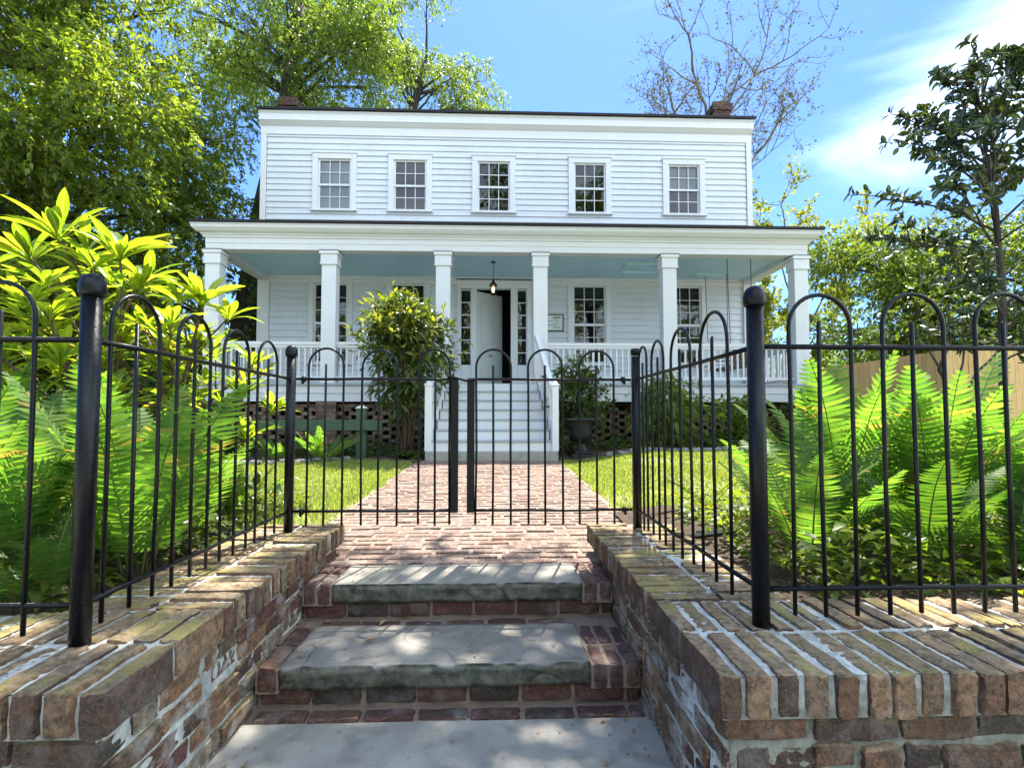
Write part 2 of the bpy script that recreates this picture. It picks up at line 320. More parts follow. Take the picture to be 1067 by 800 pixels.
def tag(o, label=None, cat=None, group=None, kind=None):
    for k, v in (('label', label), ('category', cat), ('group', group), ('kind', kind)):
        if v: o[k] = v
    return o
def thing(name, label, cat, loc=(0, 0, 0), group=None):
    o = bpy.data.objects.new(name, None); o.empty_display_size = .2; o.location = loc; COL.objects.link(o); return tag(o, label, cat, group)
def copy_tree(o, parent=None):
    c = o.copy(); COL.objects.link(c)
    if parent is not None: c.parent = parent; c.matrix_parent_inverse = o.matrix_parent_inverse
    for ch in list(o.children): copy_tree(ch, c)
    return c
def sm(a, b, x): 
    t = np.clip((np.asarray(x, float)-a)/(b-a), 0, 1); return t*t*(3-2*t)

# ------------------------------------------------------------------ terrain, paths
WL, WR = -.955, .585           # inner edges of the two copings
WF_L, WF_R, WB = 1.285, 1.31, 3.17
def walk_z(y): return .34 + (np.asarray(y, float)-3.0)*.027
def gz(x, y):
    x = np.asarray(x, float); y = np.asarray(y, float)
    b = .34 + (np.clip(y, 3, 9)-3)*.027 + np.clip(y-9, 0, 30)*.006
    side = sm(.95, 1.6, np.abs(x+.06))
    near = side*sm(5.6, 3.0, y)*.125
    right = .17*sm(1.15, 2.6, x)*sm(3.5, 8.0, y)
    left = .03*sm(-1.2, -2.2, x)*sm(3.5, 7, y)
    return b + near + right + left
def ground():
    xs = np.unique(np.r_[-400, -200, -100, -60, -40, -30, -22, np.arange(-16, 16.01, .4), np.arange(-2.4, 2.41, .12), 22, 30, 40, 60, 100, 200, 400])
    ys = np.unique(np.r_[np.arange(3.3, 6, .15), np.arange(6, 14.1, .4), 16, 18, 22, 26, 32, 40, 60, 100, 200, 400, 800])
    X, Y = np.meshgrid(xs, ys); Z = gz(X, Y) - .006
    inwalk = (X > -1.34) & (X < 1.12) & (Y < 8.7)
    Z = np.where(inwalk, walk_z(Y) - .05, Z)
    n = len(xs); V = np.c_[X.ravel(), Y.ravel(), Z.ravel()]
    F = [(j*n+i, j*n+i+1, (j+1)*n+i+1, (j+1)*n+i) for j in range(len(ys)-1) for i in range(n-1)]
    o = MB().add(V, F).build('ground', 'lawn', smooth=True); o['kind'] = 'structure'
ground()
# raised beds behind the front walls, and the street side
for x0, x1 in ((-40., WL-.5), (WR+.5, 40.)):
    xs = np.linspace(x0, x1, 50) if abs(x0) > 30 else np.linspace(x0, x1, 50); ys = np.linspace(1.75, 3.34, 14)
    X, Y = np.meshgrid(xs, ys); Z = gz(X, Y*0+3.3) + .006*np.sin(X*9)*np.cos(Y*11); n = len(xs)
    F = [(j*n+i, j*n+i+1, (j+1)*n+i+1, (j+1)*n+i) for j in range(len(ys)-1) for i in range(n-1)]
    tag(MB().add(np.c_[X.ravel(), Y.ravel(), Z.ravel()], F).build('garden_soil', 'soil', smooth=True), kind='structure')
mb = MB(); mb.box(-60, 60, -40, 1.2, -.6, -.18); tag(mb.build('pavement', 'landing'), kind='structure')
mb = MB(); mb.bbox(WL-.06, WR+.06, .75, 2.035, -.3, 0, .008); tag(mb.build('landing', 'landing'), kind='structure')
# brick walk: real bricks in running bond on a bed of sand
mb = MB(); g = np.random.default_rng(3)
y = 3.02; row = 0
T8 = np.array([(x, y_, z) for x in (-1, 1) for y_ in (-1, 1) for z in (-1, 1)], float)
FB = [(0, 1, 3, 2), (4, 6, 7, 5), (0, 4, 5, 1), (2, 3, 7, 6), (0, 2, 6, 4), (1, 5, 7, 3)]
while y < 8.62:
    lo, hi = (-1.30 + g.normal(0, .016), 1.07 + g.normal(0, .016)) if y > 3.2 else (WL-.05, WR+.05)
    x = lo - (.115 if row % 2 else .0) + g.uniform(-.03, .03)
    while x < hi - .04:
        a, b = max(x, lo), min(x + .222, hi)
        if b - a > .05:
            zc = walk_z(y) - .03 + g.normal(0, .0022); tilt = g.normal(0, .006)
            t = T8.copy(); top = t[:, 2] > 0
            hx, hy = (b-a)/2-.006, .0465
            v = np.c_[t[:, 0]*(hx - .004*top), t[:, 1]*(hy - .004*top), t[:, 2]*.032 + t[:, 0]*tilt*.2 + t[:, 1]*g.normal(0, .0012)] + g.normal(0, .0012, (8, 3))
            r = g.normal(0, .012); c, s_ = math.cos(r), math.sin(r)
            mb.add(np.c_[v[:, 0]*c - v[:, 1]*s_ + (a+b)/2, v[:, 0]*s_ + v[:, 1]*c + y, v[:, 2] + zc], FB)
        x += .231
    y += .1035; row += 1
tag(mb.build('brick_path', 'pathbrick'), kind='structure')
mb = MB()
for y0 in np.arange(2.95, 8.6, .5):
    y1 = min(y0+.5, 8.64); l, r = (-1.315, 1.085) if y0 > 3.2 else (WL-.07, WR+.07)
    mb.hexa([(l, y0, walk_z(y0)-.3), (r, y0, walk_z(y0)-.3), (r, y1, walk_z(y1)-.3), (l, y1, walk_z(y1)-.3), (l, y0, walk_z(y0)-.004), (r, y0, walk_z(y0)-.004), (r, y1, walk_z(y1)-.004), (l, y1, walk_z(y1)-.004)])
tag(mb.build('path_sand', 'sand'), kind='structure')
def bed(name, poly, lift, ny=26, nx=40, mat='soil', seed=0):
    """soil sheet over the lawn; poly(t) gives front and back edge at x"""
    x0, x1, fr, bk = poly; xs = np.linspace(x0, x1, nx); V = []
    for x in xs:
        for k in range(ny):
            y = fr(x) + (bk(x)-fr(x))*k/(ny-1); e = min(k, 4)/4
            V.append((x, y, float(gz(x, y)) + .004 + lift*e + .018*e*mnoise.noise((x*3, y*3, seed))))
    F = [(i*ny+j, (i+1)*ny+j, (i+1)*ny+j+1, i*ny+j+1) for i in range(nx-1) for j in range(ny-1)]
    return tag(MB().add(V, F).build(name, mat, smooth=True), kind='structure')
bed('mulch_bed', (-9., -1.22, lambda x: 8.32 - .55*math.exp(-((x+3.6)/1.3)**2) + .12*math.sin(x*2), lambda x: 10.6), .03)
bed('mulch_bed', (1.10, 9., lambda x: 8.25 + .1*math.sin(x*1.7), lambda x: 10.6), .03, seed=4)
bed('mulch_bed', (1.0, 9., lambda x: 3.28, lambda x: 3.9 + .35*math.sin(x*1.3)), .012, seed=7)

# ------------------------------------------------------------------ front walls of old brick
def brick_wall(side, label):
    root = thing('brick_wall', label, 'wall', (0, 0, 0)); g = np.random.default_rng(11 + side)
    inner, F = (WR, WF_R) if side > 0 else (WL, WF_L); sg = 1 if side > 0 else -1
    cop, body, mor, fbody, fmor = MB(), MB(), MB(), MB(), MB()
    top = .52; r1, gap, r2 = .27, .02, .25
    end = 5.4
    # front leg: bricks on edge, two deep, running back from the street
    x = 0; i = 0
    while x < end:
        w = g.uniform(.053, .062); pitch = w + g.uniform(.018, .025)
        for (y0, l) in ((F, r1), (F+r1+gap, r2)):
            if x == 0 or g.random() > .01:
                cx = inner + sg*(x + w/2); dz = g.normal(0, .0022)
                brick_add(cop, (cx + g.normal(0, .002), y0 + l/2 + g.normal(0, .002), top - .056 + dz), (w/2, l/2, .056), jit=.0028, rnd=.0045, rot=g.normal(0, .012), g=g)
        x += pitch; i += 1
    x0 = F + r1 + gap + r2 + .018
    # side leg along the steps
    y = x0
    while y < WB:
        w = g.uniform(.053, .060)
        for (a, l) in ((0, .25), (.27, .25)):
            cx = inner + sg*(a + l/2)
            brick_add(cop, (cx + g.normal(0, .002), y + w/2, top - .056 + g.normal(0, .0025)), (l/2, w/2, .056), jit=.0028, rnd=.0045, rot=g.normal(0, .012), g=g)
        y += w + g.uniform(.019, .026)
    wb = y
    # mortar bed of the coping
    xa, xb = sorted((inner + sg*.014, inner + sg*(end))); xc, xd = sorted((inner + sg*.014, inner + sg*.515))
    def lump(x0, x1, y0, y1, z0, z1, nx, ny, amp):
        xs = np.linspace(x0, x1, nx); ys = np.linspace(y0, y1, ny); X, Y = np.meshgrid(xs, ys); Z = z1 + g.normal(0, amp, X.shape)
        V = np.c_[X.ravel(), Y.ravel(), Z.ravel()]
        mor.add(V, [(j*nx+i, j*nx+i+1, (j+1)*nx+i+1, (j+1)*nx+i) for j in range(ny-1) for i in range(nx-1)])
        mor.box(x0, x1, y0, y1, z0, z1-.004)
    lump(xa, xb, F+.015, F+r1+gap+r2-.012, .40, top-.009, 260, 40, .0014)
    lump(xc, xd, F+r1+gap+r2-.004, wb-.01, .40, top-.009, 36, 120, .0014)
    # coursed body
    bi = inner + sg*.03; fy = F + .03; z = .4 - .012; row = 0
    while z > -.34:
        h = g.uniform(.058, .066); zc = z - h/2
        t = -.09 if row % 2 else 0.
        while t < end:
            hd = g.random() < (.5 if row % 3 == 1 else .06); l = g.uniform(.095, .11) if hd else g.uniform(.2, .225)
            a = max(t, 0)
            if t + l > .04: brick_add(fbody, (bi + sg*(a + (t+l-a)/2), fy + .05 + g.normal(0, .003), zc), ((t+l-a)/2, .05, h/2), jit=.0032, rnd=.0048, g=g)
            t += l + g.uniform(.012, .02)
        t = fy + (.11 if row % 2 == 0 else .02)
        while t < WB - .02:
            hd = g.random() < (.5 if row % 3 == 0 else .08); l = g.uniform(.095, .11) if hd else g.uniform(.2, .225); e = min(t+l, WB-.01)
            if e - t > .04: brick_add(body, (bi + sg*(.05) + g.normal(0, .0035), (t+e)/2, zc), (.05, (e-t)/2, h/2), jit=.0032, rnd=.0048, g=g)
            t += l + g.uniform(.012, .02)
        z -= h + g.uniform(.013, .019); row += 1
    xa, xb = sorted((bi + sg*.004, bi + sg*end)); xc, xd = sorted((bi + sg*.0045, bi + sg*.45))
    def face(mor, p0, du, dv, nu, nv, nrm, amp):          # smeared joint face
        U, V_ = np.meshgrid(np.linspace(0, 1, nu), np.linspace(0, 1, nv)); P = np.array(p0) + U.ravel()[:, None]*np.array(du) + V_.ravel()[:, None]*np.array(dv) + g.normal(0, amp, (nu*nv, 1))*np.array(nrm)
        mor.add(P, [(j*nu+i, j*nu+i+1, (j+1)*nu+i+1, (j+1)*nu+i) for j in range(nv-1) for i in range(nu-1)])
    face(mor, (bi + sg*.0145, fy+.004, -.35), (0, WB-fy-.012, 0), (0, 0, .755), 120, 46, (1, 0, 0), .0035)
    face(fmor, (bi + sg*.004, fy+.0125, -.35), (sg*(end-.01), 0, 0), (0, 0, .755), 260, 46, (0, 1, 0), .003)
    mor.box(xa, xb, fy+.019, F+r1+gap+r2-.01, -.36, .399); mor.box(*sorted((bi + sg*.021, bi + sg*.45)), F+r1+gap+r2-.011, WB-.008, -.361, .3985)
    cop.build('coping', 'coping', root, True); body.build('brickwork', 'brick', root, True); fbody.build('front_brickwork', 'frontbrick', root, True); fmor.build('front_mortar', 'oldmortar', root, True); mor.build('mortar', 'mortar', root, True)
brick_wall(-1, 'low old brick wall with mossy brick-on-edge coping left of the entrance steps')
brick_wall(1, 'low old brick wall with mossy brick-on-edge coping right of the entrance steps')

# ------------------------------------------------------------------ two steps of slate and brick
def step(label, yf, yb, z0, z1, sx0, sx1, seed):
    root = thing('entrance_step', label, 'step', (0, yf, z0)); g = np.random.default_rng(seed)
    L_, R_ = WL - .028, WR + .028
    th = .088
    # slab with a hand-split front edge
    nx, ny, nz = 90, 22, 7
    t, F = grid_template([np.linspace(0, 1, nx), np.linspace(0, 1, ny), np.linspace(0, 1, nz)])
    P = np.c_[sx0 + t[:, 0]*(sx1-sx0), yf + t[:, 1]*(yb-yf), z1 - th + t[:, 2]*th]
    n1 = np.array([mnoise.fractal((p[0]*9, p[2]*16, seed), .7, 2, 4) for p in P]); n2 = np.array([mnoise.fractal((p[0]*2.2, p[1]*3, seed+5), .8, 2, 4) for p in P])
    n3 = np.array([mnoise.noise((p[0]*26, p[2]*20, seed+9)) for p in P])
    front = (1-sm(0, .05, t[:, 1]))
    P[:, 1] += front*(.010 + .012*n1 + .006*n3 - .016*np.abs(t[:, 2]-.55)*0 + .012*(t[:, 2] > .95))
    P[:, 2] += .0035*n2 - front*(t[:, 2] > .9)*(.004 + .006*np.abs(n3))
    MB().add(P, F).build('slab', 'slate', root, True)
    # bricks at both ends of the tread
    for a, b in ((L_, sx0-.006), (sx1+.006, R_)):
        mb = MB(); n = max(1, round((b-a)/.078)); w = (b-a)/n; yy = yf + .004
        while yy < yb + .02:
            l = min(g.uniform(.195, .215), yb + .03 - yy)
            if l > .05:
                for i in range(n): brick_add(mb, (a + (i+.5)*w, yy + l/2, z1 - .052 + g.normal(0, .002)), (w/2-.006, l/2-.004, .050), jit=.0022, rnd=.008, g=g)
            yy += l + .008
        mb.build('end_bricks', 'redbrick', root, True)
    # brick riser under the slab, set back, and a strip of brick behind the slab
    rb = MB(); x = L_; zc = (z0 + z1 - th)/2; hh = (z1 - th - z0)/2 - .006
    while x < R_ - .02:
        l = min(.215, R_-x)
        if l > .04: rb_y = yf + .03; brick_add(rb, (x + l/2, rb_y + .05, zc), (l/2-.006, .05, hh), jit=.0025, rnd=.006, g=g)
        x += l + .004
    rb.build('brick_riser', 'riserbrick', root, True)
    sb = MB(); x = sx0
    while x < sx1 - .03:
        l = min(.205, sx1 - x); brick_add(sb, (x + l/2, yb + .045, z1 - .036), (l/2-.005, .034, .03), jit=.0022, rnd=.007, g=g); x += l + .006
    sb.build('brick_strip', 'redbrick', root, True)
    mo = MB(); mo.box(L_+.003, R_-.003, yf+.045, yb+.09, z0-.02, z1-.012); mo.box(L_+.004, sx0-.002, yf+.013, yf+.0445, z1-.105, z1-.0095); mo.box(sx1+.002, R_-.004, yf+.013, yf+.0445, z1-.105, z1-.0095); mo.build('mortar', 'sand', root)
step('lower entrance step, grey slate slab between brick ends, with fallen leaves on it', 2.11, 2.535, 0., .17, -.885, .40, 21)
step('upper entrance step, grey slate slab at the edge of the brick walk', 2.60, 2.955, .17, .343, -.83, .45, 35)
mb = MB(); x = WL; g = np.random.default_rng(5)
while x < WR:
    l = min(.21, WR+.02-x)
    if l > .05: brick_add(mb, (x+l/2, 2.075, -.024), (l/2-.006, .034, .03), jit=.002, rnd=.006, g=g)
    x += l + .004
tag(MB().box(WL-.05, WR+.05, 2.03, 2.2, -.3, -.006).build('path_sand', 'sand'), kind='structure')
tag(mb.build('paving_brick', 'redbrick', smooth=True), kind='structure')

# ------------------------------------------------------------------ iron fence and gate
PX_L, PX_R, PY_N_L, PY_N_R, PY_F = -1.237, .868, 1.56, 1.63, 3.06
Z_LO, Z_HI, Z_TOP, Z_PK, Z_BOT = .634, 1.43, 1.612, 1.517, .548
def post(x, y, label, h=1.635, ball=True):
    root = thing('fence_post', label, 'fence post', (x, y, .51), 'round posts of the iron fence')
    m_ = MB().tube([(x, y, .50), (x, y, h-.062)], .0275, 20); m_.build('shaft', 'black', root, True)
    if not ball: MB().lathe([(.001, -.004), (.0295, -.004), (.030, .03), (.025, .038), (.001, .042)], (x, y, h-.05), 20).build('cap', 'black', root, True); return
    MB().lathe([(.0, -.005), (.028, -.004), (.033, 0), (.0355, .012), (.0355, .030), (.032, .046), (.025, .058), (.013, .065), (.001, .067)], (x, y, h-.067), 20).build('cap', 'black', root, True)
post(PX_L, PY_N_L, 'black domed iron post at the corner of the left brick wall nearest the street')
post(PX_R, PY_N_R, 'black domed iron post at the corner of the right brick wall nearest the street')
post(PX_L, PY_F, 'black domed iron post the left gate leaf hangs on')
post(PX_R+.003, PY_F, 'black iron post with a flat plain cap that the right gate leaf hangs on', ball=False)
def bar(name, a, b, r, root, g, wob=.0025, n=8):
    a, b = np.array(a, float), np.array(b, float); k = 6
    P = [a + (b-a)*t + (g.normal(0, wob, 3) if 0 < t < 1 else 0) for t in np.linspace(0, 1, k)]
    MB().tube(P, r, n).build(name, 'black', root, True)
def hoop(a, b, root, g, bot=Z_BOT, top=Z_TOP):
    a, b = np.array(a, float), np.array(b, float); c = (a+b)/2; h = np.linalg.norm(b-a)/2; u = (b-a)/2
    top = top + g.normal(0, .003); hz = top - h*1.05
    P = [np.r_[a[:2] + g.normal(0, .0015, 2), bot + g.normal(0, .004)], np.r_[a[:2] + g.normal(0, .002, 2), 1.0], np.r_[a[:2], hz]]
    for t in np.linspace(math.pi, 0, 15)[1:-1]: P.append(np.r_[(c + u*math.cos(t))[:2], hz + h*1.05*math.sin(t)])
    P += [np.r_[b[:2], hz], np.r_[b[:2] + g.normal(0, .002, 2), 1.0], np.r_[b[:2] + g.normal(0, .0015, 2), bot + g.normal(0, .004)]]
    MB().tube(P, .0070, 8).build('hoop', 'black', root, True)
def picket(p, root, g, bot=Z_BOT, top=Z_PK):
    x, y = p; MB().tube([(x, y, bot + g.normal(0, .004)), (x + g.normal(0, .002), y + g.normal(0, .002), 1.0), (x + g.normal(0, .002), y, top + g.normal(0, .006)-.004), (x, y, top + .001)], [.0070, .0070, .0070, .005], 8).build('picket', 'black', root, True)
def panel(label, p0, p1, offs, seed, group='runs of hooped iron fence'):
    """offs: list of ('h', t0, t1) / ('p', t) distances from p0"""
    g = np.random.default_rng(seed); p0, p1 = np.array(p0, float), np.array(p1, float); d = (p1-p0)/np.linalg.norm(p1-p0)
    root = thing('iron_fence', label, 'fence', (*((p0+p1)/2), .52), group)
    for z in (Z_LO, Z_HI): bar('rail', (*p0, z), (*p1, z), .0088, root, g, .002)
    nrm = np.array([-d[1], d[0]])*.001
    for o in offs:
        if o[0] == 'h': hoop(p0 + d*o[1] + nrm, p0 + d*o[2] + nrm, root, g)
        else: picket(p0 + d*o[1] + nrm, root, g)
sideR = [('h', 1.86, 2.16), ('p', 2.0), ('h', 2.26, 2.55), ('p', 2.40), ('h', 2.66, 2.94), ('p', 2.81)]
def side_offs(y0, start, per, hw, n):
    o = []
    for i in range(n): o += [('h', start + i*per - y0, start + i*per + 2*hw - y0), ('p', start + i*per + hw - y0)]
    return o
panel('iron hoops beside the right wall of the steps, between gate and street', (PX_R, PY_N_R), (PX_R, PY_F),
      [('h', .20, .445), ('p', .325), ('h', .555, .80), ('p', .68), ('h', .91, 1.105), ('p', 1.0), ('h', 1.195, 1.345), ('p', 1.275)], 41)
panel('iron hoops beside the left wall of the steps, before the big-leaved shrub', (PX_L, PY_N_L), (PX_L, PY_F),
      [('h', .08, .315), ('p', .20), ('h', .42, .645), ('p', .535), ('h', .75, .985), ('p', .87), ('h', 1.08, 1.31), ('p', 1.20)], 42)
fr = []
for i in range(12): fr += [('h', .115 + i*.322, .115 + i*.322 + .212), ('p', .115 + i*.322 + .103)]
panel('hooped iron fence running right along the street, tall ferns behind it', (PX_R, PY_N_R), (PX_R+4.1, PY_N_R), fr, 43)
fl = []
for i in range(12): fl += [('h', .165 + i*.322, .165 + i*.322 + .212), ('p', .165 + i*.322 + .104)]
panel('hooped iron fence running left along the street, in front of the left fern bed', (PX_L, PY_N_L), (PX_L-4.1, PY_N_L), fl, 44)
def gate(label, xh, xs, items, seed):
    g = np.random.default_rng(seed); root = thing('gate_leaf', label, 'gate', (xh, PY_F, .55), 'leaves of the iron gate'); y = PY_F; sg = 1 if xs > xh else -1
    MB().bbox(*sorted((xs, xs - sg*.046)), y-.012, y+.012, Z_LO-.012, Z_HI+.002, .003).build('stile', 'black', root)
    for z in (Z_LO, Z_HI): bar('rail', (xh + sg*.05, y, z), (xs, y, z), .0085, root, g, .002)
    for it in items:
        if it[0] == 'h': hoop((it[1], y+.001), (it[2], y+.001), root, g)
        else: picket((it[1], y+.001), root, g)
    for z in (Z_LO, Z_HI):
        m_ = MB().tube([(xh + sg*.028, y, z), (xh + sg*.10, y, z)], .0075, 8); m_.tube([(xh + sg*.068, y, z), (xh + sg*.088, y, z)], .019, 10); m_.tube([(xh + sg*.072, y-.006, z-.03), (xh + sg*.072, y-.006, z-.004)], .009, 8)
        m_.build('hinge', 'black', root, True)
    return root
gl = gate('left leaf of the black hooped iron gate', PX_L, -.225, [('h', -1.132, -.921), ('p', -1.032), ('h', -.809, -.596), ('p', -.709), ('h', -.466, -.278), ('p', -.365)], 45)
gr = gate('right leaf of the black hooped iron gate, with the bent latch bar', PX_R, -.172, [('h', -.118, .096), ('p', -.015), ('h', .202, .412), ('p', .306), ('h', .518, .732), ('p', .624)], 46)
m_ = MB().tube([(-.29, PY_F-.016, Z_HI+.012), (-.23, PY_F-.018, Z_HI+.006), (-.18, PY_F-.017, Z_HI-.010), (-.14, PY_F-.016, Z_HI-.003), (-.10, PY_F-.015, Z_HI)], .008, 8); m_.build('latch', 'black', gr, True)

# ------------------------------------------------------------------ the house
YW, YP, FZ = 12.6, 10.28, 1.91          # wall plane, porch front, porch floor
HL, HR = -5.93, 6.68
house = thing('house', 'white two-storey clapboard house with a full-width columned front porch', 'house', (.37, YW, .45))
def siding_rows(mb, x0, x1, z0, z1, y, holes, exp=.152, face='y'):
    """lapped boards with openings left free; holes = (xa, xb, za, zb)"""
    z = z0; g = np.random.default_rng(int(z0*100))
    while z < z1 - .01:
        zt = min(z + exp, z1)
        cuts = sorted({z, zt, *[q for h in holes for q in h[2:] if z < q < zt]})
        for a, b in zip(cuts, cuts[1:]):
            iv = [(x0, x1)]
            for h in holes:
                if h[2] < (a+b)/2 < h[3]:
                    iv = [p for (p0, p1) in iv for p in ((p0, min(p1, h[0])), (max(p0, h[1]), p1)) if p[1]-p[0] > .01]
            fa, fb = (a-z)/exp, (b-z)/exp; wob = g.normal(0, .0012)
            ya, yb = -.032 + .028*fa + wob, -.032 + .028*fb + wob
            for p0, p1 in iv:
                if face == 'y': P = [(p0, y+ya, a), (p1, y+ya, a), (p1, y+yb, b), (p0, y+yb, b), (p0, y, a), (p1, y, a)]
                else:
                    sg = face; P = [(y - sg*ya, p0, a), (y - sg*ya, p1, a), (y - sg*yb, p1, b), (y - sg*yb, p0, b), (y, p0, a), (y, p1, a)]
                mb.add(P, [(0, 1, 2, 3), (4, 5, 1, 0)])
        z = zt
UW = [-4.09, -2.18, -.045, 2.435, 4.894]; UZ0, UZ1 = 6.50, 7.77
LWX = [-4.14, -2.2, 2.40, 4.88]; LZ0, LZ1 = 2.60, 4.575
holes = [(x-.45, x+.45, UZ0-.05, UZ1+.05) for x in UW] + [(x-.45, x+.45, LZ0-.05, LZ1+.05) for x in LWX] + [(-.93, .87, FZ-.02, 4.62)]
mb = MB(); siding_rows(mb, HL+.14, HR-.14, 5.15, 8.45, YW, holes); siding_rows(mb, HL+.26, HR-.26, FZ, 4.90, YW, holes, .165)
mb.build('front_siding', 'siding', house)
DEP = 5.4
for sg, xx in ((-1, HL), (1, HR)):
    mb = MB(); siding_rows(mb, YW+.14, YW+DEP-.14, .9, 8.6, xx, [], .152, sg); mb.build('side_siding', 'siding', house)
mb = MB(); mb.box(HL, HR, YW+DEP-.1, YW+DEP, .4, 8.6); mb.build('rear_wall', 'siding', house)
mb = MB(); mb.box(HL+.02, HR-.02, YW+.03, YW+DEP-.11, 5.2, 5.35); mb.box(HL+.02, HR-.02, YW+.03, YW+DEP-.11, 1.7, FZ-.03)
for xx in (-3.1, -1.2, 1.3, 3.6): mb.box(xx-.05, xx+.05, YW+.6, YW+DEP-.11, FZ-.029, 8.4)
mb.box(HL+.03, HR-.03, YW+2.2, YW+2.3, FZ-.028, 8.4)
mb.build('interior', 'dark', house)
for xx in (HL-.012, HR-.14+.012):
    mb = MB(); mb.bbox(xx, xx+.14, YW-.045, YW+.10, 5.0, 8.44, .006); mb.build('corner_board', 'white', house)
# main roof, cornice
def trap(mb, x0, x1, prof):
    """extrude a (y, z) profile along x, closed"""
    k = len(prof); V = [(x0, y, z) for y, z in prof] + [(x1, y, z) for y, z in prof]
    mb.add(V, [(i, (i+1) % k, k+(i+1) % k, k+i) for i in range(k)] + [list(range(k))[::-1], list(range(k, 2*k))])
mb = MB(); trap(mb, HL-.02, HR+.02, [(YW-.0, 8.40), (YW-.05, 8.40), (YW-.05, 8.60), (YW-.09, 8.63), (YW-.16, 8.70), (YW-.17, 8.70), (YW-.17, 8.86), (YW-.20, 8.90), (YW-.20, 8.925), (YW-.0, 8.93)]); mb.build('cornice', 'white', house)
RZ = 8.93
mb = MB(); trap(mb, HL-.06, HR+.06, [(YW-.25, RZ+.002), (YW-.25, RZ+.062), (YW+2.6, RZ+1.08), (YW+DEP+.3, RZ+.062), (YW+DEP+.3, RZ+.002), (YW+2.6, RZ+1.0)]); mb.build('roof', 'roof', house)
for xx, sg in ((HL, 1), (HR-.1, 1)):
    mb = MB(); trap(mb, xx, xx+.1, [(YW+.02, 8.6), (YW+DEP-.02, 8.6), (YW+DEP-.02, RZ), (YW+2.6, RZ+.98), (YW+.02, RZ)]); mb.build('gable', 'siding', house)
g = np.random.default_rng(8)
def chimney(x0, x1, y0, y1, z1, slope):
    mb = MB(); z = .5
    def course(a, b, c, d, z, i):
        per = [(a, b, c, 0), (a, b, d, 0)]; w = .1
        for yy in (c + w/2, d - w/2):
            x = a - (.1 if i % 2 else 0)
            while x < b - .02:
                p, q = max(x, a), min(x+.21, b)
                if q-p > .03: mb.add(T8*np.array([(q-p)/2-.004, w/2, .033]) + np.array([(p+q)/2, yy + g.normal(0, .003), z]), FB)
                x += .215
        for xx in (a + w/2, b - w/2):
            y = c + w + (.1 if i % 2 else 0)
            while y < d - w:
                q = min(y+.21, d-w); mb.add(T8*np.array([w/2, (q-y)/2-.004, .033]) + np.array([xx + g.normal(0, .003), (y+q)/2, z]), FB); y += .215
    i = 0; z = 8.0
    while z < z1:
        e = .05 if z > z1 - .30 and z < z1-.08 else 0
        ex = slope*max(0, min(1, (z1 - .32 - z)/.75))
        course(x0 - e - ex, x1 + e, y0 - e, y1 + e, z, i); z += .072; i += 1
    mb.box(x0+.05, x1-.05, y0+.05, y1-.05, .4, z1-.05); mb.box(x0-slope+.03, x1-.03, y0+.03, y1-.03, .4, 8.2)
    mb.build('chimney', 'chimneybrick', house)
chimney(-6.48, -5.99, 14.8, 15.5, 10.86, 0.)
chimney(6.74, 7.26, 14.8, 15.5, 10.98, .34)
# windows
def window(x, z0, z1, rows, hw=.40, trim=.155, blind=None, meet=None, cols=3):
    y = YW; root = None
    fr = MB(); t = trim
    fr.bbox(x-hw-t, x-hw-.012, y-.058, y+.06, z0-.02, z1+.012, .005); fr.bbox(x+hw+.012, x+hw+t, y-.058, y+.06, z0-.02, z1+.012, .005)
    fr.bbox(x-hw-t, x+hw+t, y-.060, y+.06, z1+.013, z1+.15, .005); fr.bbox(x-hw-t-.02, x+hw+t+.02, y-.078, y+.05, z1+.151, z1+.185, .006)
    f = fr.build('window', 'white', house)
    MB().bbox(x-hw-t-.03, x+hw+t+.03, y-.10, y+.06, z0-.075, z0-.021, .008).build('sill', 'white', f)
    sa = MB(); zm = (z0+z1)/2 if meet is None else meet; yy = y - .012
    for (a, b, dy) in ((z0, zm+.018, 0.028), (zm-.018, z1, 0.)):
        sa.box(x-hw-.011, x-hw+.030, yy+dy, yy+dy+.03, a-.019, b+.011); sa.box(x+hw-.030, x+hw+.011, yy+dy, yy+dy+.03, a-.019, b+.011)
        sa.box(x-hw+.0301, x+hw-.0301, yy+dy, yy+dy+.03, b-.026, b+.011); sa.box(x-hw+.0301, x+hw-.0301, yy+dy, yy+dy+.03, a-.019, a+.030)
        w = (2*hw-.06)/cols
        for i in range(1, cols): sa.box(x-hw+.03+w*i-.009, x-hw+.03+w*i+.009, yy+dy+.003, yy+dy+.026, a+.0301, b-.0261)
        r = rows; hgt = (b-a-.056)/r
        for i in range(1, r): sa.box(x-hw+.0305, x+hw-.0305, yy+dy+.005, yy+dy+.024, a+.03+hgt*i-.009, a+.03+hgt*i+.009)
    sa.build('sash', 'white', f)
    MB().add([(x-hw, y+.022, z0), (x+hw, y+.022, z0), (x+hw, y+.022, z1), (x-hw, y+.022, z1)], [(0, 1, 2, 3)]).build('pane', 'glass', f)
    if blind: MB().box(x-hw-.04, x+hw+.04, y+.065, y+.072, z0 + (z1-z0)*blind[0], z1+.04).build('blind', 'blind', f)
for i, x in enumerate(UW): window(x, UZ0, UZ1, 2, blind={0: (-.03,), 4: (.5,)}.get(i))
for i, x in enumerate(LWX): window(x, LZ0, LZ1, 3, .41, .14)
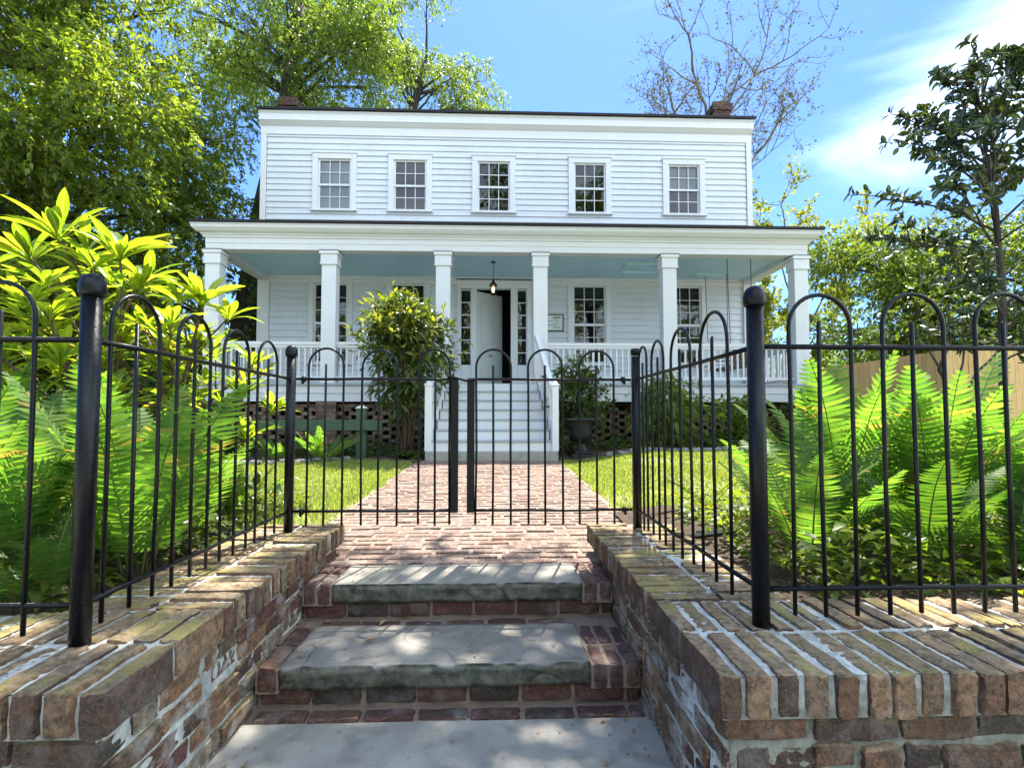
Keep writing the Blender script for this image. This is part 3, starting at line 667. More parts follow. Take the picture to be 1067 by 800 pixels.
# entrance: surround, sidelights, door standing ajar
mb = MB(); y = YW
DX0, DX1, DZ = -.47, .386, 4.44
for a, b in ((-.96, -.885), (-.61, DX0-.004), (DX1+.004, .545), (.80, .90)): mb.bbox(a, b, y-.07, y+.10, FZ+.02, DZ+.04, .006)
mb.bbox(-.96, .90, y-.072, y+.10, DZ+.041, 4.68, .006); mb.bbox(-1.0, .94, y-.10, y+.06, 4.681, 4.73, .008)
ent = mb.build('door_surround', 'white', house)
for a, b in ((-.885, -.61), (.545, .80)):
    m_ = MB(); m_.box(a+.001, b-.001, y-.03, y+.04, FZ+.02, 2.53); m_.bbox(a+.03, b-.03, y-.045, y-.0301, FZ+.16, 2.42, .006)
    for i in range(7): m_.box(a+.001, b-.001, y-.024, y+.02, 2.531+i*.32-.011+(.012 if i == 0 else 0), 2.531+i*.32+.011)
    m_.box(a+.001, a+.022, y-.025, y+.021, 2.555, 4.46); m_.box(b-.022, b-.001, y-.025, y+.021, 2.555, 4.46)
    sl = m_.build('sidelight', 'white', house)
    MB().add([(a+.01, y+.006, 2.55), (b-.01, y+.006, 2.55), (b-.01, y+.006, 4.44), (a+.01, y+.006, 4.44)], [(0, 1, 2, 3)]).build('pane', 'glass', sl)
dl = MB(); W_, H_ = .845, DZ-FZ-.03
dl.bbox(0, W_, 0, .045, 0, H_, .004)
for (a, b, c, d) in ((.11, .39, .22, .80), (.455, .735, .22, .80), (.11, .39, 1.02, 2.28), (.455, .735, 1.02, 2.28)):
    for q in ((a, b, c, c+.022), (a, b, d-.022, d), (a, a+.022, c+.023, d-.023), (b-.022, b, c+.023, d-.023)): dl.box(q[0], q[1], -.012, -.0001, q[2], q[3])
    dl.box(a+.06, b-.06, -.006, -.0001, c+.06, d-.06)
ca, sa_ = math.cos(R(40)), math.sin(R(40))
def doorpt(v): v = np.asarray(v); return np.c_[DX0 + v[:, 0]*ca - v[:, 1]*sa_, YW+.05 + v[:, 0]*sa_ + v[:, 1]*ca, FZ+.03+v[:, 2]]
dl.v = [doorpt(v) for v in dl.v]; door = dl.build('door', 'door', house)
kn = MB().lathe([(.001, .0), (.012, .0), (.012, .03), (.026, .04), (.03, .055), (.02, .07), (.001, .072)], (0, 0, 0), 14)
kn.v = [doorpt(np.c_[v[:, 0]+.79, -v[:, 2], v[:, 1]+1.0]) for v in kn.v]; kn.build('handle', 'iron', door, True)
cu = bpy.data.curves.new('house_number', 'FONT'); cu.body = '120'; cu.size = .115; cu.extrude = .003; cu.align_x = 'CENTER'
to = bpy.data.objects.new('house_number_text', cu); COL.objects.link(to); bpy.context.view_layer.update()
me = bpy.data.meshes.new_from_object(to); bpy.data.objects.remove(to)
tv = np.array([v.co[:] for v in me.vertices]); tv = doorpt(np.c_[tv[:, 0]+.42, -tv[:, 2]-.006, tv[:, 1]+.84])
for v, c in zip(me.vertices, tv): v.co = c
me.name = 'house_number'; me.materials.clear(); me.materials.append(MAT['ink']); no = bpy.data.objects.new('house_number', me); COL.objects.link(no); no.parent = door; no.matrix_parent_inverse = Parent_inv(door)
MB().box(-.95, .89, y-.09, y+.12, FZ+.001, FZ+.019).build('threshold', 'tread', house)
# porch
PL, PR = -6.0, 6.72
mb = MB(); x = PL - .02
mb.box(PL-.03, PR+.03, YP-.10, YW-.03, FZ-.045, FZ); mb.build('porch_floor', 'tread', house)
mb = MB()
mb.bbox(PL, PR, YP-.06, YP-.02, FZ-.21, FZ-.046, .004); mb.bbox(PL+.003, PR-.003, YP-.048, YP-.018, FZ-.375, FZ-.214, .004)
for xx in (PL, PR-.04): mb.box(xx+.001, xx+.039, YP-.0175, YW, FZ-.37, FZ-.046)
mb.build('porch_skirt', 'white', house)
CXS = [-5.79, -3.43, -1.09, .94, 3.67, 6.50]; BZ = 4.66
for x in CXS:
    a, b, c, d = x-.147, x+.147, YP, YP+.25
    sh = MB().bbox(a, b, c, d, FZ+.001, 4.42, .006).build('column', 'white', house)
    m_ = MB(); m_.bbox(a-.022, b+.022, c-.022, d+.022, 4.39, 4.575, .006); m_.bbox(a-.045, b+.045, c-.045, d+.045, 4.576, BZ-.014, .008); m_.box(a-.03, b+.03, c-.03, d+.03, 4.36, 4.389)
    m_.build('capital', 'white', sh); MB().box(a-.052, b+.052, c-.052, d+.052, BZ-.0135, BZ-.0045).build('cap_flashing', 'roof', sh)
for x in (-5.79, 6.53):
    m_ = MB(); m_.bbox(x-.14, x+.14, YW-.09, YW-.0, FZ+.001, BZ-.003, .006); m_.build('pilaster', 'white', house)
# beam round three sides and the crown moulding
mb = MB(); bx0, bx1 = -5.935, 6.645
trap(mb, bx0, bx1, [(YP+.25, BZ), (YP, BZ), (YP, BZ+.12), (YP-.012, BZ+.125), (YP-.012, BZ+.225), (YP-.035, BZ+.235), (YP-.035, BZ+.36), (YP+.25, BZ+.36)])
for xx in (bx0+.002, bx1-.252): mb.box(xx, xx+.25, YP+.2505, YW-.03, BZ+.001, BZ+.358)
mb.build('porch_beam', 'white', house)
def ring(mb, prof):
    """mitred moulding round the porch; prof = (overhang, z)"""
    V = []
    for o, z in prof: V += [(bx0-o, YW-.03, z), (bx0-o, YP-o, z), (bx1+o, YP-o, z), (bx1+o, YW-.03, z)]
    k = len(prof); F = [(i*4+j, i*4+j+1, (i+1)*4+j+1, (i+1)*4+j) for i in range(k-1) for j in range(3)]; mb.add(V, F)
mb = MB(); ring(mb, [(.0, BZ+.235), (.035, BZ+.237), (.045, BZ+.27), (.07, BZ+.29), (.075, BZ+.31), (.13, BZ+.33), (.175, BZ+.375), (.195, BZ+.40), (.20, BZ+.445), (.215, BZ+.447), (.215, BZ+.47), (.0, BZ+.475)])
mb.build('crown_moulding', 'white', house)
e = .245; za, zb = BZ+.478, 5.95
mb = MB(); mb.add([(bx0-e, YP-e, za), (bx1+e, YP-e, za), (bx1+e, YW-.03, za), (bx0-e, YW-.03, za), (bx0-e, YP-e, za+.05), (bx1+e, YP-e, za+.05), (bx1-.0, YW-.03, za+.50), (bx0+.0, YW-.03, za+.50)], [(0, 3, 2, 1), (4, 5, 6, 7), (0, 1, 5, 4), (1, 2, 6, 5), (2, 3, 7, 6), (3, 0, 4, 7)])
mb.build('porch_roof', 'roof', house)
mb = MB(); x = bx0+.26
while x < bx1-.26: x2 = min(x+.083, bx1-.26); mb.box(x, x2-.004, YP+.252, YW-.03, BZ+.10, BZ+.12); x += .083
mb.box(bx0+.25, bx1-.25, YP+.251, YW-.031, BZ+.115, BZ+.125); cl = mb.build('porch_ceiling', 'haint', house)
mb = MB(); mb.box(bx0+.25, bx1-.25, YW-.10, YW-.026, BZ+.03, BZ+.098); mb.box(bx0+.25, bx1-.25, YW-.05, YW-.0262, BZ-.06, BZ+.029); mb.build('ceiling_moulding', 'white', house)
mb = MB(); hx, hy = 3.0, 11.2
for q in ((hx, hx+.95, hy, hy+.06), (hx, hx+.95, hy+.64, hy+.7), (hx, hx+.06, hy+.061, hy+.639), (hx+.89, hx+.95, hy+.061, hy+.639)): mb.box(*q, BZ+.05, BZ+.099)
mb.box(hx+.061, hx+.889, hy+.061, hy+.639, BZ+.09, BZ+.099); mb.build('hatch', 'haint', cl)
# balustrades
def rail_run(p0, p1):
    p0, p1 = np.array(p0, float), np.array(p1, float); ln = np.linalg.norm(p1-p0); d = (p1-p0)/ln; nn = np.array([-d[1], d[0]])
    def obox(m_, t0, t1, w, z0, z1):
        c = [p0 + d*t + nn*s_*w/2 for t, s_ in ((t0, -1), (t1, -1), (t1, 1), (t0, 1))]; m_.hexa([(*q, z0) for q in c] + [(*q, z1) for q in c])
    m_ = MB(); obox(m_, 0, ln, .085, FZ+.80, FZ+.865); obox(m_, .001, ln-.001, .055, FZ+.745, FZ+.799); obox(m_, 0, ln, .06, FZ+.09, FZ+.15)
    r = m_.build('porch_railing', 'white', house); n = int(ln/.125); s0 = (ln - (n-1)*.125)/2
    for i in range(n):
        b = MB(); obox(b, s0+i*.125-.016, s0+i*.125+.016, .032, FZ+.151, FZ+.744); b.build('baluster', 'white', r)
yr = YP+.125
for a, b in ((0, 1), (1, 2), (3, 4), (4, 5)): rail_run((CXS[a]+.148, yr), (CXS[b]-.148, yr))
rail_run((CXS[0], YP+.252), (CXS[0], YW-.09)); rail_run((CXS[5], YP+.252), (CXS[5], YW-.09))
# under the porch: pierced brick screens with piers
def pier_screen(x0, x1, y0, z0, z1, seed):
    g = np.random.default_rng(seed); mb = MB(); z = z0; i = 0
    while z < z1 - .02:
        solid = z > z1 - .14 or z < z0 + .08; x = x0 - (.16 if (i % 2 and not solid) else 0)
        while x < x1:
            l = .215; a, b = max(x, x0), min(x+l, x1)
            if b-a > .03: mb.add(T8*np.array([(b-a)/2-.003, .05, .036]) + np.array([(a+b)/2, y0 + g.normal(0, .003), z+.038]) + g.normal(0, .002, (8, 3)), FB)
            x += l + (.004 if solid else .108)
        z += .080; i += 1
    return mb
yb_ = YP+.12
scr = pier_screen(-5.75, -1.25, yb_, .38, FZ-.39, 1); 
scr.build('pierced_foundation', 'foundbrick', house)
pier_screen(1.15, 6.6, yb_+.25, .4, FZ-.39, 2).build('pierced_foundation', 'foundbrick', house)
for x in CXS:
    mb = MB(); z = .3
    while z < FZ-.40:
        for k in range(2): mb.add(T8*np.array([.098, .2, .034]) + np.array([x-.1+k*.2, YP+.14, z+.04]) + g.normal(0, .0025, (8, 3)), FB)
        z += .078
    mb.box(x-.18, x+.18, YP-.04, YP+.32, .3, FZ-.39); mb.build('pier', 'foundbrick', house)
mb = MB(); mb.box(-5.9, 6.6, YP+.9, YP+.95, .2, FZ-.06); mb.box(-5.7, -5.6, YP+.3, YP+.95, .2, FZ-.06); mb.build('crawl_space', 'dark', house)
# front stairs
SY0, NT = 8.47, 7; BH = .175; zb0 = .465
rise = (FZ - zb0 - BH)/NT; run = (YP-.11-SY0)/NT
def half(y): return 1.02 + (.86-1.02)*(y-SY0)/(YP-SY0)
SC = -.055
mb = MB(); mb.bbox(SC-1.115, SC+1.115, SY0-.10, SY0+.5, zb0-.25, zb0+BH, .012); st0 = mb.build('stair_base', 'concrete', house)
for i in range(NT):
    y0 = SY0 + i*run; z = zb0 + BH + (i+1)*rise; h = half(y0)
    if i < NT-1 or True:
        MB().box(SC-h, SC+h, y0+.012, y0+.03, z-rise, z-.0305).build('stair_riser', 'white', house)
        if i < NT-1: MB().bbox(SC-h-.02, SC+h+.02, y0-.02, y0+run+.012, z-.030, z, .007).build('stair_tread', 'tread', house)
for sg in (-1, 1):
    m_ = MB(); P = []
    yA, yB = SY0-.02, YP-.11
    xa, xb = SC + sg*(half(yA)+.022), SC + sg*(half(yB)+.022)
    zA, zB = zb0+BH, FZ-.05
    m_.hexa([(xa, yA, zA+.001), (xa+sg*.05, yA, zA+.001), (xb+sg*.05, yB, zA+.001), (xb, yB, zA+.001), (xa, yA, zA+.26), (xa+sg*.05, yA, zA+.26), (xb+sg*.05, yB, zB+.2), (xb, yB, zB+.2)])
    m_.build('stringer', 'white', house)
    nx, ny = xa + sg*.03, yA + .02
    m_ = MB(); m_.bbox(nx-.055, nx+.055, ny-.055, ny+.055, zA+.001, zA+1.10, .006); m_.bbox(nx-.068, nx+.068, ny-.068, ny+.068, zA+1.101, zA+1.13, .006); m_.lathe([(.05, 0), (.055, .02), (.03, .05), (.001, .058)], (nx, ny, zA+1.131), 12)
    m_.build('newel_post', 'white', house)
    tx, ty = SC + sg*(half(yB)+.05), YP-.005
    def sl(w, za, zb_, t0=0., t1=1.):
        A = np.array([nx, ny+.056]); B = np.array([tx, ty]); a, b = A+(B-A)*t0, A+(B-A)*t1; za_, zb2 = za[0]+(za[1]-za[0])*t0, za[0]+(za[1]-za[0])*t1; th = zb_
        return [(a[0]-w, a[1], za_), (a[0]+w, a[1], za_), (b[0]+w, b[1], zb2), (b[0]-w, b[1], zb2), (a[0]-w, a[1], za_+th), (a[0]+w, a[1], za_+th), (b[0]+w, b[1], zb2+th), (b[0]-w, b[1], zb2+th)]
    m_ = MB(); m_.hexa(sl(.045, (zA+.93, FZ+.96), .06)); m_.hexa(sl(.028, (zA+.865, FZ+.895), .064)); m_.hexa(sl(.028, (zA+.30, FZ+.10), .07))
    hr = m_.build('handrail', 'white', house)
    for i in range(13):
        t = (i+.5)/13; x_, y_ = nx+(tx-nx)*t, ny+.056+(ty-ny-.056)*t; a = zA+.37+(FZ+.17-zA-.37)*t; b = zA+.865+(FZ+.895-zA-.865)*t
        MB().box(x_-.016, x_+.016, y_-.016, y_+.016, a-.01, b+.01).build('baluster', 'white', hr)
# things hung on and standing about the porch
ln_ = thing('porch_lantern', 'small lit bronze lantern hanging on a rod in front of the door', 'lantern', (-.05, 11.25, 4.0))
c = (-.05, 11.25, 0); zc = BZ+.10
MB().lathe([(.001, zc-.02), (.055, zc-.02), (.05, zc-.002), (.001, zc)], c, 14).tube([(c[0], c[1], 4.36), (c[0], c[1], zc-.01)], .006, 6).build('rod', 'bronze', ln_, True)
MB().lathe([(.001, 4.37), (.02, 4.36), (.03, 4.30), (.085, 4.235), (.10, 4.215), (.095, 4.205), (.001, 4.20)], c, 8).build('hood', 'bronze', ln_)
m_ = MB().lathe([(.001, 3.99), (.05, 3.99), (.06, 4.01), (.06, 4.03), (.001, 4.03)], c, 8)
for k in range(6): a = k*math.pi/3; m_.tube([(c[0]+.058*math.cos(a), c[1]+.058*math.sin(a), 4.02), (c[0]+.082*math.cos(a), c[1]+.082*math.sin(a), 4.21)], .006, 5)
m_.build('cage', 'bronze', ln_)
MB().lathe([(.001, 4.05), (.022, 4.06), (.034, 4.10), (.030, 4.15), (.015, 4.185), (.001, 4.19)], c, 12).build('bulb', 'glow', ln_, True)
pq = thing('notice_board', 'framed printed notice on the porch wall right of the door', 'sign', (1.46, YW-.05, 3.6))
m_ = MB()
for q in ((1.19, 1.735, 3.40, 3.43), (1.19, 1.735, 3.81, 3.84), (1.19, 1.22, 3.431, 3.809), (1.705, 1.735, 3.431, 3.809)): m_.box(q[0], q[1], YW-.065, YW-.03, q[2], q[3])
m_.build('frame', 'ink', pq)
MB().box(1.2, 1.725, YW-.05, YW-.03, 3.41, 3.83).build('sheet', 'paper', pq)
m_ = MB(); m_.box(1.46, 1.66, YW-.053, YW-.051, 3.735, 3.765)
for z, a, b in ((3.70, 1.47, 1.60), (3.66, 1.3, 1.62), (3.60, 1.46, 1.64), (3.56, 1.32, 1.56), (3.52, 1.46, 1.66), (3.485, 1.46, 1.66)): m_.box(a, b, YW-.053, YW-.051, z-.004, z+.006)
m_.build('lettering', 'ink', pq)
sw = thing('porch_swing', 'brown slatted porch swing hanging on four chains at the right end', 'swing', (5.55, 11.4, 2.3))
ys0, ys1 = 10.95, 11.95; sx0, sx1 = 5.2, 5.72
m_ = MB()
for i in range(6): m_.box(sx0+i*.085, sx0+i*.085+.07, ys0-.1, ys1+.1, 2.345, 2.37)
m_.build('seat', 'wood', sw)
m_ = MB()
for i in range(9): yy = ys0-.05+i*.12; m_.hexa([(sx1-.03, yy, 2.36), (sx1-.005, yy, 2.36), (sx1-.005, yy+.07, 2.36), (sx1-.03, yy+.07, 2.36), (sx1+.09, yy, 2.86), (sx1+.115, yy, 2.86), (sx1+.115, yy+.07, 2.86), (sx1+.09, yy+.07, 2.86)])
m_.box(sx1+.10, sx1+.13, ys0-.1, ys1+.1, 2.80, 2.88); m_.build('backrest', 'wood', sw)
for yy in (ys0-.08, ys1+.08):
    MB().box(sx0, sx1+.08, yy-.03, yy+.03, 2.58, 2.61).box(sx0+.03, sx0+.08, yy-.025, yy+.025, 2.371, 2.579).build('armrest', 'wood', sw)
    for xx, xt in ((sx0+.04, sx0-.02), (sx1, sx1+.0)): MB().tube([(xx, yy, 2.36), (xt, yy, BZ+.10)], .009, 6).build('chain', 'chain', sw)
mb = MB(); mb.box(4.95, 5.55, ys1+.03, ys1+.08, BZ+.06, BZ+.099); mb.build('swing_batten', 'haint', house)
ur = thing('garden_urn', 'black cast-iron urn with a wide square rim right of the stairs', 'urn', (1.50, 8.62, .52))
c = (1.50, 8.62, .535)
m_ = MB(); m_.bbox(c[0]-.20, c[0]+.20, c[1]-.20, c[1]+.20, c[2]-.06, c[2]+.05, .008); m_.bbox(c[0]-.15, c[0]+.15, c[1]-.15, c[1]+.15, c[2]+.051, c[2]+.10, .01); m_.build('plinth', 'iron', ur)
MB().lathe([(.001, .095), (.13, .10), (.10, .13), (.06, .18), (.05, .22), (.075, .26), (.14, .28), (.17, .33), (.185, .42), (.19, .55), (.21, .60), (.21, .615), (.001, .616)], c, 24).build('bowl', 'iron', ur, True)
MB().bbox(c[0]-.27, c[0]+.27, c[1]-.27, c[1]+.27, c[2]+.617, c[2]+.665, .01).build('rim', 'iron', ur)
rf = thing('rail_fence', 'low green wooden rail with a capped post left of the stairs', 'fence', (-3.2, 8.5, .45))
m_ = MB(); m_.bbox(-2.33, -2.17, 8.44, 8.58, .38, 1.36, .008); pp = m_.build('post', 'green', rf)
MB().add([(-2.35, 8.42, 1.36), (-2.15, 8.42, 1.36), (-2.15, 8.60, 1.36), (-2.35, 8.60, 1.36), (-2.25, 8.51, 1.43)], [(3, 2, 1, 0), (0, 1, 4), (1, 2, 4), (2, 3, 4), (3, 0, 4)]).build('post_cap', 'cream', pp)
MB().bbox(-5.2, -1.90, 8.375, 8.438, .99, 1.17, .006).build('rail', 'green', rf)
MB().bbox(-5.26, -5.10, 8.44, 8.58, .36, 1.30, .008).build('post', 'green', rf)
tr = thing('plant_trellis', 'small dark iron plant trellis beyond the right end of the porch', 'trellis', (6.72, 9.62, .7))
m_ = MB()
for xx, zt in ((6.52, 1.85), (6.64, 1.95), (6.78, 1.70)): m_.tube([(xx, 9.62, .6), (xx, 9.62, zt)], .014, 6)
for z in (1.0, 1.38, 1.62): m_.tube([(6.46, 9.615, z), (6.84, 9.615, z)], .012, 6)
m_.build('bars', 'iron', tr)
# stone edging of the beds
def edging(label, pts, seed):
    g = np.random.default_rng(seed); mb = MB()
    for (x, y) in pts:
        h = (g.uniform(.07, .12), g.uniform(.035, .05), g.uniform(.03, .05)); brick_add(mb, (x, y, float(gz(x, y))+.02), h, jit=.006, rnd=.02, rot=g.normal(0, .2), g=g)
    tag(mb.build('stone_edging', 'edging', smooth=True), label, 'edging')
edging('row of low grey stones edging the bed right of the stairs', [(x, 8.22 + .1*math.sin(x*1.7)) for x in np.arange(1.9, 7.2, .2)], 3)
edging('curved row of low grey stones edging the bed left of the stairs', [(x, 8.30 - .55*math.exp(-((x+3.6)/1.3)**2) + .12*math.sin(x*2)) for x in np.arange(-5.6, -2.2, .2)], 4)
# board fence on the right
wf = thing('board_fence', 'tall tan board fence beyond the right-hand ferns', 'fence', (8.6, 8.6, .7))
def boards(p0, p1, z0, zt0, zt1, seed):
    g = np.random.default_rng(seed); p0, p1 = np.array(p0, float), np.array(p1, float); ln = np.linalg.norm(p1-p0); d = (p1-p0)/ln; nn = np.array([-d[1], d[0]]); mb = MB(); t = 0
    while t < ln:
        w = .138; o = nn*g.normal(0, .003); zt = zt0 + (zt1-zt0)*t/ln + g.normal(0, .006); q = [p0+d*t+o, p0+d*(t+w)+o, p0+d*(t+w)+o+nn*.018, p0+d*t+o+nn*.018]
        mb.hexa([(*a, z0) for a in q] + [(*a, zt) for a in q]); t += .143
    b = mb.build('board_panel', 'plank', wf)
    m_ = MB(); 
    for z in (z0+.35, zt0-.3):
        q = [p0+nn*.03, p1+nn*.03, p1+nn*.07, p0+nn*.07]; m_.hexa([(*a, z) for a in q] + [(*a, z+.09) for a in q])
    m_.build('rail', 'plank', wf)
boards((7.45, 14.0), (7.98, 8.62), .5, 2.36, 2.40, 1); boards((8.02, 8.6), (15., 8.6), .5, 2.41, 2.41, 2)
# fallen leaves on the lower step
def dead(x, y, z, rot, label, s_=.06):
    P = np.array([(0, 0, 0), (.4, .22, .16), (1, 0, .05), (.4, -.2, .22), (.5, 0, .02)])*s_; c, n_ = math.cos(rot), math.sin(rot)
    mb = MB().add(np.c_[x + P[:, 0]*c - P[:, 1]*n_, y + P[:, 0]*n_ + P[:, 1]*c, z + .004 + P[:, 2]], LEAF_F); tag(mb.build('fallen_leaf', 'deadleaf'), label, 'leaf')
dead(-.57, 2.52, .172, .9, 'curled brown leaf on the lower step close against the riser behind', .075); dead(-.60, 2.34, .172, .3, 'pale dry leaf lying flat in the middle of the lower step', .065)

# ------------------------------------------------------------------ trees
def curve(a, b, g, sag=0., wob=.06, k=7):
    a, b = np.array(a, float), np.array(b, float); t = np.linspace(0, 1, k)[:, None]; L_ = np.linalg.norm(b-a)
    P = a + (b-a)*t; P[:, 2] += sag*L_*np.sin(np.pi*t[:, 0]); n = np.cumsum(g.normal(0, wob*L_/k, (k, 3)), axis=0); n -= t*n[-1]
    return P + n
def clump_leaves(c, rad, n, g, ln, shell=.5, droop=.35, flat_=.6):
    """leaf positions and directions in one uneven ellipsoidal clump"""
    u = unit(g.normal(0, 1, (n, 3))); r = g.random(n)**shell
    lump = 1 + .28*np.sin(u[:, 0]*5.1 + c[0]*3) * np.cos(u[:, 1]*4.3 + c[2]*2) + .18*np.sin(u[:, 2]*7 + c[1])
    P = np.array(c) + u*np.array(rad)*(r*lump)[:, None]
    D = unit(u*.6 + g.normal(0, .6, (n, 3)) - np.array([0, 0, droop]))
    Nn = unit(np.array([0, 0, flat_]) + g.normal(0, .55, (n, 3)))
    return P, D, Nn
def build_leaves(name, parts, ln, wd, mat, parent, g, var=.3, smooth=False):
    P = np.vstack([p[0] for p in parts]); D = np.vstack([p[1] for p in parts]); Nn = np.vstack([p[2] for p in parts])
    l = ln*(1 + g.normal(0, var, len(P))).clip(.45, 1.8)
    return fast_mesh(name, leaves(P, D, Nn, l, l*wd/ln), 5, LEAF_F, mat, parent, smooth)
def sprays(c, rad, nspray, nleaf, g, ln, droop=.3, hang=0.):
    """twiggy sprays: short twigs radiating in a clump, leaves set along each of them"""
    u = unit(g.normal(0, 1, (nspray, 3)) + np.array([0, 0, .15])); r = g.random(nspray)**.45
    B = np.array(c) + u*np.array(rad)*r[:, None]; d = unit(u + g.normal(0, .45, (nspray, 3)) - np.array([0, 0, hang])); L_ = ln*(2.2 + g.random(nspray)*2.2)
    t = g.random((nspray, nleaf)); P = (B[:, None] + d[:, None]*(t*L_[:, None])[..., None] - np.array([0, 0, 1.])*(droop*(t**2)*L_[:, None])[..., None]).reshape(-1, 3)
    D = unit(np.repeat(d, nleaf, 0)*.7 + g.normal(0, .55, (nspray*nleaf, 3)) - np.array([0, 0, droop+hang*.6])); Nn = unit(np.array([0, 0, .8]) + g.normal(0, .45, (nspray*nleaf, 3)))
    return P + g.normal(0, ln*.18, P.shape), D, Nn
def tree(name, label, cat, base, trunk_pts, r0, clumps, leaf, ln, wd, mat, bark, seed, nspray=70, nleaf=9, droop=.3, hang=0., twigs=4, group=None, r1=.35):
    g = np.random.default_rng(seed); root = thing(name, label, cat, base, group)
    T = np.array(trunk_pts, float); k = len(T); fine = []
    for a, b in zip(T[:-1], T[1:]): fine += list(curve(a, b, g, 0, .02, 6)[:-1])
    fine.append(T[-1]); fine = np.array(fine); rr = r0*(1-(1-r1)*np.linspace(0, 1, len(fine))**.8); rr[0] *= 1.35; rr[1] *= 1.1
    MB().tube(fine, rr, 14).build('trunk', bark, root, True)
    lm = MB(); parts = []
    for (c, rad, dens) in clumps:
        c = np.array(c, float); d = np.linalg.norm(fine - c + np.array([0, 0, .25*1])*np.linalg.norm(c-fine.mean(0)), axis=1); i = int(np.clip(np.argmin(d), 3, len(fine)-1)); L_ = np.linalg.norm(c-fine[i])
        P = curve(fine[i], c, g, .08, .10, 8); rb = min(rr[i]*.6, .02 + L_*.017); lm.tube(P, rb*(1-.8*np.linspace(0, 1, 8)), 7)
        for q in range(twigs):
            e = c + unit(g.normal(0, 1, 3))*np.array(rad)*.85; j = g.integers(4, 8); lm.tube(curve(P[j], e, g, .05, .12, 6), rb*.38*(1-.8*np.linspace(0, 1, 6)), 5)
        n = max(6, int(nspray*dens)); parts.append(sprays(c, rad, n, nleaf, g, ln, droop, hang))
    lm.build('limbs', bark, root, True)
    build_leaves('crown', parts, ln, wd, mat, root, g)
    return root
def scatter(g, n, lo, hi, ok, rmin, rmax, flatten=.6, dens=1.):
    out = []; tries = 0
    while len(out) < n and tries < n*200:
        tries += 1; c = g.uniform(lo, hi); 
        if not ok(c): continue
        r = g.uniform(rmin, rmax); out.append((c, (r, r, r*flatten), dens*(r/rmax)**2))
    return out
# left: broad tree whose layered crown fills the upper left
g = np.random.default_rng(101)
def okA(c):
    x, y, z = c
    if x > (-7.35 if z < 6 else -7.0): return False
    if x > -8.2 and z > 9.2 - 1.1*max(0, x+7.6): return False
    if y < 9.5 and z < 3.2: return False
    q = ((x+11.2)/6.2)**2 + ((y-12.2)/3.6)**2 + ((z-7.2)/5.6)**2
    return .30 < q < 1.1
tree('broadleaf_tree', 'broad bright-green tree with layered boughs filling the left side of the garden', 'tree', (-11.4, 12.6, .4), [(-11.4, 12.6, .3), (-11.2, 12.5, 3.), (-11.0, 12.2, 6.5), (-10.8, 12.2, 11.)], .36,
     scatter(g, 150, (-16.5, 8.6, 2.2), (-6.2, 15.6, 12.9), okA, .8, 1.4, .5), None, .112, .050, 'leafL', 'barkD', 102, nspray=220, nleaf=13, droop=.4)
# dark understorey behind it
g = np.random.default_rng(103)
tree('evergreen_tree', 'dark evergreen tree standing in the shade behind the left end of the porch', 'tree', (-9.6, 16.6, .4), [(-9.6, 16.6, .3), (-9.5, 16.5, 3.), (-9.7, 16.4, 7.)], .2,
     scatter(g, 26, (-13.5, 15.2, .9), (-6.6, 18.2, 7.2), lambda c: True, .9, 1.5, .7), None, .17, .075, 'leafD', 'barkD', 104, nspray=110, nleaf=8)
g = np.random.default_rng(105)
tree('evergreen_tree', 'dark evergreen tree at the far left edge, behind the big-leaved shrub', 'tree', (-13.6, 11.0, .4), [(-13.6, 11., .3), (-13.5, 11, 3.), (-13.7, 11., 6.)], .2,
     scatter(g, 22, (-16.5, 9.5, .8), (-9.0, 13.0, 4.4), lambda c: True, .8, 1.3, .7), None, .15, .07, 'leafD', 'barkD', 106, nspray=110, nleaf=8)
# tall leaning trunk behind the left corner of the house
g = np.random.default_rng(107)
def okB(c): 
    q = ((c[0]+7.2)/3.7)**2 + ((c[1]-16.6)/2.8)**2 + ((c[2]-13.6)/3.9)**2; return q < 1 and not (c[0] < -8.1 and c[2] < 12.4) 
tree('leaning_tree', 'tall tree with a thick leaning dark trunk rising behind the left chimney', 'tree', (-8.3, 15.9, .4), [(-8.3, 15.9, .3), (-7.9, 15.9, 4.), (-7.35, 15.9, 8.), (-6.9, 16.2, 11.), (-6.6, 16.5, 15.)], .50,
     scatter(g, 40, (-10.8, 14.2, 10.2), (-3.8, 19.2, 17.4), okB, .75, 1.35, .62), None, .13, .05, 'leafO', 'barkD', 108, nspray=170, nleaf=11, droop=.5, r1=.45)
# airy oak with spreading boughs
g = np.random.default_rng(109)
cl = []
for i in range(34):
    c = g.uniform((-6.0, 19., 13.2), (-.2, 22.5, 18.6))
    if ((c[0]+3.1)/2.9)**2 + ((c[2]-15.4)/3.3)**2 < 1.05 and not (-3.6 < c[0] < -2.3 and c[2] < 15.6): cl.append((c, (g.uniform(.55, .95),)*2 + (g.uniform(.35, .6),), .62))
tree('oak_tree', 'airy light-green oak with spreading boughs behind the middle of the roof', 'tree', (-4.3, 21, .4), [(-4.3, 21., .3), (-4.3, 21, 8.), (-3.9, 20.9, 13.), (-3.0, 20.8, 16.4)], .42,
     cl, None, .15, .05, 'leafO', 'barkD', 110, nspray=150, nleaf=10, droop=.7, hang=.25, twigs=6, r1=.3)
